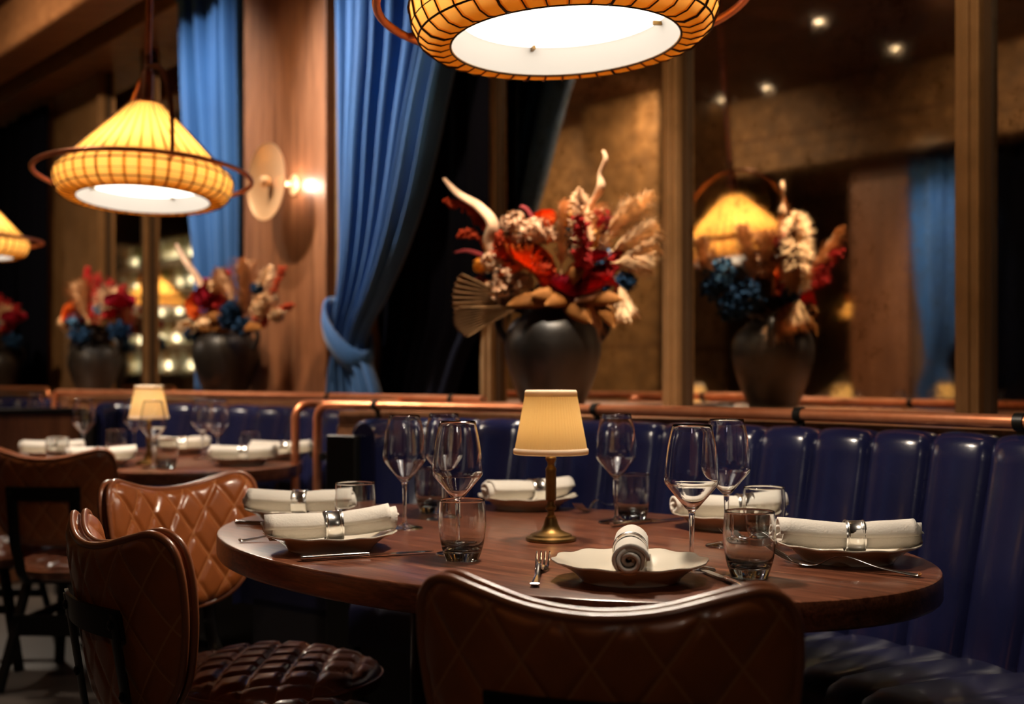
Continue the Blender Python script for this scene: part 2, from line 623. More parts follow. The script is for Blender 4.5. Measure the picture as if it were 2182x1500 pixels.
# cornice and beams along the wall
struct(rbox('trim_10', 3.02, NM + 0.03, S0, S1, 3.28, CEIL, M['beam'], bevel=0.01))
struct(rbox('trim_11', 2.50, 2.78, s_at(345, 2.6), S1, 3.22, CEIL, M['beam'], bevel=0.03))

# across the room, seen in the mirrors: bulkhead, stone piers
struct(rbox('wall_bulkhead', -2.2, -1.8, S0, S1, 2.88, CEIL, M['stone'], bevel=0.01))
for i, (z0, z1) in enumerate([(3.17, 3.19), (3.05, 3.055)]):
    struct(rbox('trim_%d' % (14 + i), -1.8, -1.788, S0, S1, z0, z1, M['wall_dark'], bevel=0))
pc = mir(at(1318, 810, 10.56))
pn, ps = pc.dot(NV), pc.dot(UV_)
struct(rbox('wall_stone_pier', pn - 0.9, pn, ps - 0.47, ps + 0.47, 0, CEIL, M['stone'], bevel=0.02))
struct(rbox('wall_stone_return', pn - 1.0, pn - 0.5, ps + 0.47, ps + 2.6, 0, CEIL, M['stone'], bevel=0.01))
for i, zj in enumerate((1.35, 2.05, 2.95)):
    struct(rbox('trim_%d' % (16 + i), pn - 0.9, pn + 0.004, ps - 0.474, ps + 0.474, zj, zj + 0.012, M['wall_dark'], bevel=0))
struct(rbox('wall_side', -2.35, -2.2, S0, 5.42, 0, 2.95, M['wall_dark'], bevel=0))
struct(rbox('wall_brown_pier', -2.5, -2.15, 5.42, 5.98, 0, 2.95, M['pier_wood'], bevel=0.01))

# ledge under the mirrors
rail_main = [(2420, 2.32), (2175, 2.52), (1704, 3.05), (1271, 3.55), (1085, 3.8), (880, 4.07), (700, 4.3)]
RZ = 0.972
rail_pts = [Vector(((x - CX) / FPX * D, D, RZ)) for x, D in rail_main]


def ledge(name, front, z, material):
    """slab between a front line and the mirrored wall"""
    mb = MB()
    top, bot = [], []
    for p in front:
        q = Vector((p.x, p.y, 0))
        b = q + NV * (NM + 0.02 - q.dot(NV))
        top.append((q, b))
    rows = [[Vector((a.x, a.y, z - 0.11)) for a, b in top], [Vector((a.x, a.y, z - 0.055)) for a, b in top],
            [Vector((a.x + 0.006, a.y + 0.006, z - 0.052)) for a, b in top], [Vector((a.x + 0.006, a.y + 0.006, z)) for a, b in top],
            [Vector((b.x, b.y, z)) for a, b in top], [Vector((b.x, b.y, z - 0.11)) for a, b in top], [Vector((a.x, a.y, z - 0.11)) for a, b in top]]
    mb.grid(rows)
    return struct(mb.build(name, material, smooth=False))


back_off = NV * 0.035
ledge('trim_20', [p + back_off for p in rail_pts], LEDGE - 0.012, M['ledge_wood'])
R2Z = 0.990
rail2_main = [(1030, 4.18), (965, 4.35), (702, 5.1), (370, 6.2), (125, 7.05)]
rail2_pts = [Vector(((x - CX) / FPX * D, D, R2Z)) for x, D in rail2_main]
ledge('trim_21', [p + NV * 0.05 for p in rail2_pts[:]], LEDGE + 0.002, M['ledge_wood'])
rail3_pts = [Vector(((x - CX) / FPX * D, D, 1.0)) for x, D in [(97, 8.3), (-60, 9.2), (-180, 10.2)]]
ledge('trim_22', [rail2_pts[-1] + NV * 0.05] + [p + NV * 0.05 for p in rail3_pts], LEDGE + 0.006, M['ledge_wood'])


# ------------------------------------------------------------------ copper rails
def copper_rail(label, pts, post_at=None, z_post=0.0, r=0.0155, clamps=()):
    t = thing('copper_rail', label, 'rail', (pts[0].x, pts[0].y, 0), group='copper rails of the booths')
    off = Vector((pts[0].x, pts[0].y, 0))
    path = spline(pts, 8)
    if post_at:
        e = path[-1]
        d = (path[-1] - path[-2]).normalized()
        rb = 0.055
        for k in range(1, 9):
            a = PI / 2 * k / 8
            path.append(e + d * (rb * math.sin(a)) + Vector((0, 0, -rb * (1 - math.cos(a)))))
        q = path[-1]
        path.append(Vector((q.x, q.y, (q.z + z_post) / 2)))
        path.append(Vector((q.x, q.y, z_post)))
    mb = MB()
    mb.tube([p - off for p in path], r, 14)
    mb.build('pipe', M['copper'], t)
    for x in clamps:
        best = min(path, key=lambda p: abs(CX + FPX * p.x / p.y - x) + (0 if abs(p.z - pts[0].z) < 0.01 else 1e4))
        b = best - off
        mb = MB()
        tg = Vector((-NV.y, NV.x, 0))
        mb.tube([b - tg * 0.011, b + tg * 0.011], r + 0.004, 14)
        mb.bar(b + NV * 0.004 + Vector((0, 0, -r)), b + NV * 0.012 + Vector((0, 0, -0.085)), 0.016, 0.012)
        mb.build('clamp', M['black_metal'], t)
    return t, path


copper_rail('long copper pipe rail on black clamps behind the near blue banquette', rail_pts, True, 0.0, clamps=(2168, 1712, 1268, 808))
p0 = Vector(((690 - CX) / FPX * 4.55, 4.55, RZ))
e1 = Vector(((676 - CX) / FPX * 4.45, 4.45, RZ))
copper_rail('short copper pipe post bending to the ledge left of the long rail', [e1 + NV * 0.42 - UV_ * 0.05, e1 + NV * 0.2 - UV_ * 0.02, Vector(((660 - CX) / FPX * 4.46, 4.46, RZ))], True, 0.0)
copper_rail('copper pipe rail on the ledge behind the second table', rail2_pts, True, 0.25, clamps=(960, 708))
copper_rail('far copper pipe rail at the left edge of the ledge', rail3_pts[::-1], True, 0.5)
# black coupling between the two posts
t = thing('post_coupling', 'black metal coupling joining the two copper posts', 'bracket', at(690, 974, 4.27))
mb = MB()
mb.tube([(-0.035, 0.10, 0), (0.12, -0.03, 0)], 0.011, 10)
mb.build('bar', M['black_metal'], t)
for x in ((-0.055, 0.16), (0.0, 0.05)):
    mb = MB()
    mb.tube([(x[0], x[1], -0.012), (x[0], x[1], 0.012)], 0.024, 14)
    mb.build('collar', M['black_metal'], t)


# ------------------------------------------------------------------ banquettes
def banquette(label, top, ztop, zseat, seat_d, chan):
    """channelled booth: top = plan line of the backrest's upper front edge (right to left)"""
    base = Vector((top[len(top) // 2].x, top[len(top) // 2].y, 0))
    t = thing('banquette', label, 'banquette', base, group='blue banquettes')
    path = spline([Vector((p.x, p.y, 0)) for p in top], 40)
    L = [0]
    for a, b in zip(path, path[1:]):
        L.append(L[-1] + (b - a).length)
    tot = L[-1]
    nch = max(3, round(tot / chan))
    per = 12
    rows = []
    samples = []
    j = 0
    for i in range(nch * per + 1):
        d = tot * i / (nch * per)
        while j < len(L) - 2 and L[j + 1] < d:
            j += 1
        f = (d - L[j]) / max(1e-9, L[j + 1] - L[j])
        p = path[j].lerp(path[j + 1], f)
        tg = (path[min(j + 2, len(path) - 1)] - path[max(j - 1, 0)]).normalized()
        nrm = Vector((tg.y, -tg.x, 0))            # away from the room
        if nrm.dot(NV) < 0:
            nrm = -nrm
        samples.append((p, nrm, i))
    prof = []                                      # (outward, z): from seat crease up and over the top
    H = ztop - zseat
    for q in range(0, 11):
        u = q / 10
        prof.append((-0.10 + 0.10 * u, zseat - 0.02 + (H - 0.03) * u, 1.0))
    for q in range(1, 9):
        a = PI * q / 8
        prof.append((0.045 - 0.045 * math.cos(a), ztop - 0.05 + 0.05 * math.sin(a), 1.0 - 0.3 * q / 8))
    prof.append((0.10, zseat - 0.02, 0.0))
    for (p, nrm, i) in samples:
        ph = (i % per) / per
        bul = math.sqrt(max(0, 1 - (2 * ph - 1) ** 2))
        bul = 0.028 * (bul ** 0.8)
        row = []
        for qi, (o, z, k) in enumerate(prof):
            crown = 1.0 if qi < 11 else 0.8
            up = bul * 0.5 * k if 11 <= qi < 19 else 0
            row.append(p - base + nrm * (o - (bul if qi < 15 else bul * 0.2) * k) + Vector((0, 0, z + up)))
        rows.append(row)
    mb = MB()
    mb.grid(rows)
    for row in (rows[0], rows[-1]):
        mb.add(row, [tuple(range(len(row)))])
    mb.build('backrest', M['navy'], t, sharp=70)
    rows = []
    for (p, nrm, i) in samples:
        ph = (i % per) / per
        bul = 0.014 * math.sqrt(max(0, 1 - (2 * ph - 1) ** 2))
        row = []
        for (o, z, k) in [(0.02, zseat - 0.12, 0), (0.02, zseat, 0), (-0.12, zseat + 0.002, 1), (-0.2, zseat + 0.006, 1), (-0.3, zseat + 0.008, 1), (-seat_d + 0.05, zseat + 0.004, 1),
                          (-seat_d + 0.015, zseat - 0.01, 1), (-seat_d, zseat - 0.04, 0.8), (-seat_d, zseat - 0.12, 0)]:
            row.append(p - base + nrm * o + Vector((0, 0, z + bul * k)))
        rows.append(row)
    mb = MB()
    mb.grid(rows)
    for row in (rows[0], rows[-1]):
        mb.add(row, [tuple(range(len(row)))])
    mb.build('seat', M['navy_seat'], t, sharp=70)
    rows = []
    for (p, nrm, i) in samples[::6]:
        rows.append([p - base + nrm * o + Vector((0, 0, z)) for (o, z) in [(0.0, 0.0), (0.0, zseat - 0.1), (-seat_d + 0.06, zseat - 0.1), (-seat_d + 0.06, 0.0)]])
    mb = MB()
    mb.grid(rows)
    for row in (rows[0], rows[-1]):
        mb.add(row, [tuple(range(len(row)))])
    mb.build('plinth', M['plinth'], t, smooth=False)
    # end panel on the far end
    p, nrm, i = samples[-1]
    tg = (samples[-1][0] - samples[-8][0]).normalized()
    mb = MB()
    R = Matrix((tg, nrm, Vector((0, 0, 1)))).transposed()
    mb.box(p - base + tg * 0.022 + nrm * (-0.02) + Vector((0, 0, (ztop - 0.02) / 2)), (0.03, 0.12, ztop - 0.05), R)
    mb.build('end_panel', M['black_metal'], t, smooth=False, bevel=0.006)
    return t


bq = [Vector(((x - CX) / FPX * D, D, 0)) for x, D in [(2700, 2.0), (2420, 2.25), (2083, 2.60), (1731, 2.93), (1400, 3.25), (1030, 3.58), (860, 3.68), (752, 3.52)]]
banquette('blue leather banquette with tall channels curving behind the near table', bq, 0.934, 0.47, 0.5, 0.158)
bq2 = [Vector(((x - CX) / FPX * D, D, 0)) for x, D in [(930, 4.25), (860, 4.4), (640, 5.1), (440, 5.75), (262, 6.3), (200, 6.2)]]
banquette('blue banquette under the ledge rail behind the second table', bq2, 0.935, 0.47, 0.5, 0.30)
bq3 = [Vector(((x - CX) / FPX * D, D, 0)) for x, D in [(100, 7.6), (0, 8.2), (-150, 8.8)]]
banquette('far blue banquette at the left edge beyond the wooden panel', bq3, 0.935, 0.47, 0.5, 0.30)

# wooden divider between the second and third booth
t = thing('booth_divider', 'dark brown wooden divider panel beside the far copper post', 'divider', at(66, 810, 6.4) * 1.0)
t.location.z = 0
mb = MB()
mb.box((0, 0, 0.44), (0.17, 0.55, 0.88), Matrix.Rotation(RZW, 3, 'Z'))
mb.build('panel', M['pier_wood'], t, smooth=False, bevel=0.01)
mb = MB()
mb.box((0, 0, 0.895), (0.20, 0.58, 0.03), Matrix.Rotation(RZW, 3, 'Z'))
mb.build('cap', M['black_metal'], t, smooth=False, bevel=0.006)


# ------------------------------------------------------------------ curtains
def curtain(label, rows, n0, folds, amp, material, seed, tie=None, name='curtain', group=None):
    """rows = [(z, s_right, s_left)] from top to bottom"""
    rnd = random.Random(seed)
    ph = [rnd.uniform(-0.5, 0.5) for _ in range(folds * 2 + 3)]
    base = ns(n0, (rows[0][1] + rows[0][2]) / 2)
    t = thing(name, label, 'curtain', base, group=group)
    zs = [r_[0] for r_ in rows]
    ctrl = spline([Vector(r_) for r_ in rows], 7)
    W = folds * 12
    g = []
    for z, a, b in ctrl:
        line = []
        for j in range(W + 1):
            u = j / W
            w = u + 0.018 * math.sin(2 * PI * (u * 2.3 + ph[0])) + 0.010 * math.sin(2 * PI * u * 5.1 + ph[1] * 6)
            k = 0.75 + 0.35 * math.sin(2 * PI * (u * 1.7 + ph[2]) + z * 0.7)
            c = math.sin(2 * PI * folds * w + 0.25 * math.sin(z * 1.3 + u * 9))
            c = math.copysign(abs(c) ** 0.8, c)
            tight = min(1.0, abs(b - a) / 0.7)
            n = n0 + amp * k * c * (0.45 + 0.55 * tight)
            line.append(ns(n, a + (b - a) * u, z) - base)
        g.append(line)
    mb = MB()
    mb.grid(g)
    o = mb.build('drape', material, t, sharp=0)
    sl = o.modifiers.new('thickness', 'SOLIDIFY')
    sl.thickness = 0.004
    if tie:
        z, a, b = tie
        mb = MB()
        c = ns(n0, (a + b) / 2, z) - base
        rows = [[], [], []]
        for k in range(25):
            th = 2 * PI * k / 24
            q = c + UV_ * (abs(b - a) / 2 + 0.004) * math.cos(th) + NV * 0.095 * math.sin(th) + Vector((0, 0, 0.13 * math.cos(th)))
            for j, h in enumerate((-0.06, 0.0, 0.06)):
                rows[j].append(q + Vector((0, 0, h)) + NV * (0.012 * math.sin(th) if j == 1 else 0))
        mb.grid(rows)
        o = mb.build('tieback', M['velvet'], t, sharp=0)
        o.modifiers.new('thickness', 'SOLIDIFY').thickness = 0.012
    return t


nC = 2.99
sx = lambda x: s_at(x, nC)
Dc = 5.6
zt = lambda y, D=5.9: CAMZ - (y - HY) / FPX * D
curtain('blue velvet curtain tied back beside the panelled pier', [
    (CEIL - 0.3, sx(975), sx(724)), (zt(0), sx(985), sx(722)), (zt(160), sx(968), sx(724)), (zt(300), sx(930), sx(726)), (zt(450), sx(890), sx(728)),
    (zt(560), sx(850), sx(728)), (zt(640), sx(812), sx(722)), (zt(700), sx(778), sx(714)), (zt(745), sx(765), sx(716)), (zt(790), sx(782), sx(706)), (zt(846), sx(800), sx(700)), (zt(900), sx(806), sx(698))],
    nC, 8, 0.075, M['velvet'], 3, tie=(zt(722), sx(772), sx(712)), group='blue curtains')
nC2 = 3.22
s2 = lambda x: s_at(x, nC2)
curtain('curtain panel with shade painted nearly black, right of the tied blue curtain', [
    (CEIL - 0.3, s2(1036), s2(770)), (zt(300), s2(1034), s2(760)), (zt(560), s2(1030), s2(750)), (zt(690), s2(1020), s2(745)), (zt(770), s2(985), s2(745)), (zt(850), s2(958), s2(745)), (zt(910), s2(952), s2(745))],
    nC2, 9, 0.03, M['dark_shaded_drape'], 5, group='dark curtains')  # blue curtain's unlit part, drawn as a separate darkened panel
curtain('blue velvet curtain hanging left of the panelled pier', [
    (CEIL - 0.3, sx(508), sx(380)), (zt(0, 7), sx(508), sx(383)), (zt(200, 7), sx(508), sx(392)), (zt(420, 7), sx(508), sx(408)), (zt(600, 7), sx(506), sx(425)), (zt(840, 7), sx(505), sx(430))],
    nC, 6, 0.065, M['velvet'], 9, group='blue curtains')
nC4 = 3.2
s4 = lambda x: s_at(x, nC4)
curtain('black navy curtain at the far left edge', [(3.2, s4(100), s4(45)), (2.2, s4(98), s4(45)), (0.97, s4(96), s4(50))], nC4, 5, 0.04, M['dark_shaded_drape'], 11, group='dark curtains')
curtain('dim blue curtain at the very left edge of the photo', [(3.2, s4(38), s4(-60)), (2.2, s4(34), s4(-60)), (0.97, s4(20), s4(-60))], nC4, 5, 0.05, M['dark_shaded_drape'], 13, group='dark curtains')
# opposite the mirrors (seen as reflections)
curtain('blue curtain reflected in the right mirror', [(2.86, 4.72, 5.36), (2.0, 4.76, 5.32), (1.5, 4.86, 5.25), (1.2, 5.02, 5.22), (0.9, 4.95, 5.3), (0.1, 4.9, 5.32)], -2.05, 6, 0.05, M['velvet'], 21, group='reflected curtains')
curtain('dark navy curtain reflected in the rightmost mirror', [(2.86, 3.2, 4.72), (1.5, 3.2, 4.8), (0.1, 3.2, 4.75)], -2.08, 8, 0.05, M['dark_shaded_drape'], 23, group='reflected curtains')
q = mir(at(1985, 500, 9.5))
spot('spot', ns(-1.2, 5.0, CEIL - 0.1), ns(-2.05, 5.08, 1.9), 150, 44, COOL)
q = Vector((pc.x, pc.y, 0))
spot('spot', Vector((pc.x, pc.y, CEIL - 0.1)) + NV * 2.0 - UV_ * 0.7, pc + Vector((0, 0, 0.7)), 210, 105, WARM)
q = pc - NV * 0.5 + UV_ * 1.3
spot('spot', Vector((q.x, q.y, CEIL - 0.1)) + NV * 1.2, q + Vector((0, 0, 1.4)), 80, 110, WARM)

# ------------------------------------------------------------------ wall sconce
sp_ = ns(2.86, s_at(576, 2.86), at(576, 388, 6.3).z)
D_s = sp_.y
sp_.z = CAMZ - (388 - HY) / FPX * D_s
t = thing('wall_sconce', 'round brass dish sconce glowing on the panelled pier', 'wall lamp', sp_, RZW)
rs = 82 * D_s / FPX
mb = MB()
prof = [(0.0, 0.016), (rs * 0.25, 0.018), (rs * 0.6, 0.010), (rs * 0.95, -0.012), (rs, -0.022), (rs * 1.0, -0.026), (rs * 0.92, -0.016), (rs * 0.5, 0.004), (0.0, 0.010)]
mb.lathe([(r_, z) for r_, z in prof], 48)
mb.v = [(x, z, y) for x, y, z in mb.v]
mb.build('dish', M['bright_brass'], t)
mb = MB()
mb.lathe([(0, -0.06), (0.02, -0.055), (0.03, -0.03), (0.022, -0.01), (0.0, -0.005)], 20)
mb.v = [(x, z, y) for x, y, z in mb.v]
mb.build('bulb_cap', M['bright_brass'], t)
mb = MB()
mb.tube([(0, 0.01, 0), (0, 0.135, 0)], 0.012, 12)
mb.build('stem', M['bright_brass'], t)
mb = MB()
mb.lathe([(0, 0.128), (0.05, 0.128), (0.055, 0.138), (0, 0.14)], 24)
mb.v = [(x, z, y) for x, y, z in mb.v]
mb.build('wall_plate', M['bright_brass'], t)
mb = MB()
mb.lathe([(0, -0.022), (0.016, -0.016), (0.022, 0.0), (0.016, 0.016), (0, 0.022)], 16, (0.0, 0.065, 0.0))
mb.build('bulb', M['bulb'], t)
point('sconce_light', (0.035, 0.07, 0.0), 2.8, (1, 0.85, 0.72), 0.03, t)


# ------------------------------------------------------------------ pendants
def pendant(label, group):
    t = thing('pendant_lamp', label, 'pendant lamp', group=group)
    seg = 64
    R0 = 0.304
    outer = [(0.226, 0.004), (0.245, 0.0), (0.270, 0.006), (0.288, 0.020), (0.300, 0.045), (R0, 0.075), (0.300, 0.092), (0.285, 0.106), (0.20, 0.195), (0.12, 0.279), (0.064, 0.338)]
    mb = MB()
    mb.lathe(outer, seg)
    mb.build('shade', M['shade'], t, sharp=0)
    mb = MB()
    mb.lathe([(0.0, 0.344), (0.062, 0.344), (0.068, 0.338), (0.062, 0.331), (0.0, 0.331)], 32)
    mb.build('cap', M['copper_dark'], t)
    rib = [(r_ + 0.0014, z) for r_, z in outer[:1]] + [(r_ + 0.0016, z - (0.0016 if i < 3 else 0)) for i, (r_, z) in enumerate(outer)][1:]
    mb = MB()
    for i in range(40):
        th = 2 * PI * i / 40
        thick = i % 5 == 0
        mb.tube([(r_ * math.cos(th), r_ * math.sin(th), z) for r_, z in rib], 0.0028 if thick else 0.0016, 5)
    for rr_, zz, tk in [(0.2270, 0.003, 0.0022), (0.2895, 0.020, 0.0022), (0.3015, 0.045, 0.0012), (0.306, 0.080, 0.0026), (0.2875, 0.106, 0.0016)]:
        mb.tube([(rr_ * math.cos(2 * PI * k_ / 64), rr_ * math.sin(2 * PI * k_ / 64), zz) for k_ in range(64)], tk, 5, closed=True)
    mb.build('wire_frame', M['dark_wire'], t, sharp=0)
    mb = MB()
    mb.lathe([(0.2245, 0.005), (0.218, 0.03), (0.206, 0.062)], seg, mod=lambda r_, z, th: (r_ + 0.0022 * math.sin(th * 32), z))
    mb.build('liner', M['liner'], t, sharp=0)
    mb = MB()
    mb.lathe([(0.0, 0.058), (0.205, 0.058)], seg)
    mb.build('diffuser', M['diffuser'], t)
    mb = MB()
    for k_ in range(4):
        th = PI / 4 + k_ * PI / 2
        mb.bar((0.19 * math.cos(th), 0.19 * math.sin(th), 0.054), (0.209 * math.cos(th), 0.209 * math.sin(th), 0.054), 0.006, 0.008)
    mb.build('clip', M['brass'], t)
    mb = MB()
    mb.tube([(0.368 * math.cos(2 * PI * k_ / 72), 0.368 * math.sin(2 * PI * k_ / 72), 0.086) for k_ in range(72)], 0.0085, 10, closed=True)
    mb.build('ring', M['copper'], t)
    mb = MB()
    for sg in (-1, 1):
        mb.bar((0, sg * 0.300, 0.086), (0, sg * 0.368, 0.086), 0.010, 0.010)
    arc = []
    for k_ in range(33):
        a = PI * k_ / 32
        arc.append((0, 0.335 * math.cos(a), 0.086 + 0.385 * math.sin(a) ** 0.9))
    mb.tube(arc, 0.008, 8)
    mb.build('handle', M['copper_dark'], t)
    mb = MB()
    mb.lathe([(0, 0.344), (0.022, 0.346), (0.022, 0.45), (0.013, 0.475), (0.013, 0.52), (0.0, 0.52)], 18)
    mb.build('socket', M['copper_dark'], t)
    mb = MB()
    mb.tube([(0, 0, 0.47), (0, 0, 1.0), (0, 0, 1.86)], 0.011, 10)
    mb.build('rod', M['copper'], t)
    mb = MB()
    mb.lathe([(0.0, 0.066), (0.2, 0.066), (0.206, 0.061)], seg)
    mb.build('added_baffle', M['liner'], t)  # unseen disc added to keep the diffuser's light off the cone
    for k_ in range(4):
        th = PI / 4 + k_ * PI / 2
        point('pendant_glow', (0.125 * math.cos(th), 0.125 * math.sin(th), 0.125), 1.75, (1.0, 0.82, 0.58), 0.03, t)
    l = bpy.data.lights.new('pendant_beam', 'SPOT')
    l.energy = 62
    l.spot_size = math.radians(150)
    l.spot_blend = 0.6
    l.color = (1.0, 0.84, 0.66)
    l.shadow_soft_size = 0.07
    o = bpy.data.objects.new('pendant_beam', l)
    COL.objects.link(o)
    o.location = (0, 0, 0.02)
    o.parent = t
    return t


PG = 'pendant lamps over the tables'
P1 = pendant('large pendant lamp cut by the top edge above the near table', PG)
P1.location = at(1205, 96, 2.36)
P1.rotation_euler = (math.radians(-3.0), 0, math.radians(62))
p2 = at(306, 428, 4.19)
P2 = dup(P1, p2, rot=(math.radians(-3.5), math.radians(2.6), math.radians(32)), label='whole conical pendant lamp with copper ring at upper left')
p3 = at(-72, 548, 6.15)
P3 = dup(P1, p3, rot=(0, 0, 0.3), label='pendant lamp cut by the left edge of the photo')
P4 = dup(P1, mir(at(330, 655, 12.9)), rot=(0, 0, 0.5), label='pendant lamp mirrored behind the third urn')
P5 = dup(P1, mir(at(1850, 678, 14)), rot=(0, 0, 0.9), label='small pendant lamp mirrored at far right')
for p in (P1, P2, P3, P4, P5):            # each rod ends at the ceiling
    pass


# ------------------------------------------------------------------ ceiling downlights
def downlight(label, loc):
    t = thing('ceiling_downlight', label, 'ceiling light', loc, group='recessed ceiling spots')
    mb = MB()
    mb.lathe([(0.034, 0.0), (0.034, -0.006), (0.058, -0.006), (0.06, 0.0)], 24)
    mb.build('trim_ring', M['black_metal'], t)
    mb = MB()
    mb.lathe([(0.0, -0.004), (0.030, -0.004)], 24)
    mb.build('lens', M['spot_lens'], t)
    return t


for i, (x, y, D) in enumerate([(1540, 212, 10.2), (1635, 187, 10), (1750, 183, 10), (1908, 103, 9.6), (1745, 45, 8.9), (372, 476, 17), (404, 522, 20)]):
    v = at(x, y, D)
    v = Vector((v.x, v.y, CAMZ)) 
    e = CEIL - CAMZ
    # the reflection's depth follows from the ceiling's height
    Dd = e * FPX / (HY - y)
    p = mir(Vector(((x - CX) / FPX * Dd, Dd, CEIL)))
    lab = ['first from the left', 'second from the left', 'brightest of the lower ones', 'highest at right', 'near the top edge', 'above the shelves', 'just beside the curtain'][i]
    if -6.9 < p.dot(NV) < 3:
        downlight('small ceiling spot mirrored as a dot of light, ' + lab, Vector((p.x, p.y, CEIL)))


# ------------------------------------------------------------------ tables
TA = math.radians(45)


def oval_table(label, c, ang, a, b, legs=True):
    t = thing('oval_table', label, 'table', (c[0], c[1], 0), ang, 'oval walnut tables')
    seg = 96
    prof = [(0.0, 0.702), (0.97, 0.702), (0.995, 0.705), (1.0, 0.710), (1.0, 0.743), (0.9975, 0.7485), (0.992, 0.75), (0.5, 0.75), (0.0, 0.75)]
    mb = MB()
    vs, fs = [], []
    n = len(prof)
    for i in range(seg):
        th = 2 * PI * i / seg
        for r_, z in prof:
            vs.append((a * r_ * math.cos(th), b * r_ * math.sin(th), z))
    for i in range(seg):
        j = (i + 1) % seg
        for k_ in range(n - 1):
            fs.append((i * n + k_, j * n + k_, j * n + k_ + 1, i * n + k_ + 1))
    mb.add(vs, fs)
    mb.build('tabletop', M['walnut'], t, sharp=50)
    for sg in (-1, 1):
        mb = MB()
        mb.tube([(sg * a * 0.42, 0, 0.05), (sg * a * 0.42, 0, 0.702)], 0.035, 16)
        mb.build('column', M['black_metal'], t)
        mb = MB()
        for k_ in range(4):
            th = PI / 4 + k_ * PI / 2
            d = Vector((math.cos(th), math.sin(th), 0))
            c0 = Vector((sg * a * 0.42, 0, 0.045))
            mb.tube([c0, c0 + d * 0.18 + Vector((0, 0, -0.008)), c0 + d * 0.27 + Vector((0, 0, -0.028))], [0.03, 0.022, 0.014], 10)
        mb.build('foot', M['black_metal'], t)
    return t


T1C = Vector((0.05, 2.335, 0))
T2C = Vector((-1.45, 4.72, 0))
oval_table('large oval walnut table laid for six in the foreground', T1C, math.radians(45 + 90), 0.785, 0.53)
oval_table('second oval walnut table, blurred behind the left chairs', T2C, math.radians(40 + 90), 0.80, 0.54)
t3 = at(-70, 900, 7.2)
oval_table('far oval table cut by the left edge', (t3.x, t3.y), math.radians(130), 0.8, 0.54)
TZ = 0.75


# ------------------------------------------------------------------ chairs
def closed_outline(half):
    pts = [Vector((x, y, 0)) for x, y in half] + [Vector((-x, y, 0)) for x, y in half[-2:0:-1]]
    return spline(pts, 8, closed=True)


def seam(a, b, pitch):
    u = a / pitch[0] + b / pitch[1]
    v = a / pitch[0] - b / pitch[1]
    du = abs((u + 0.5) % 1.0 - 0.5 - 0) if False else abs(u - round(u))
    dv = abs(v - round(v))
    return min(du, dv)


BACK_P = (0.078, 0.115)
SEAT_P = (0.115, 0.085)


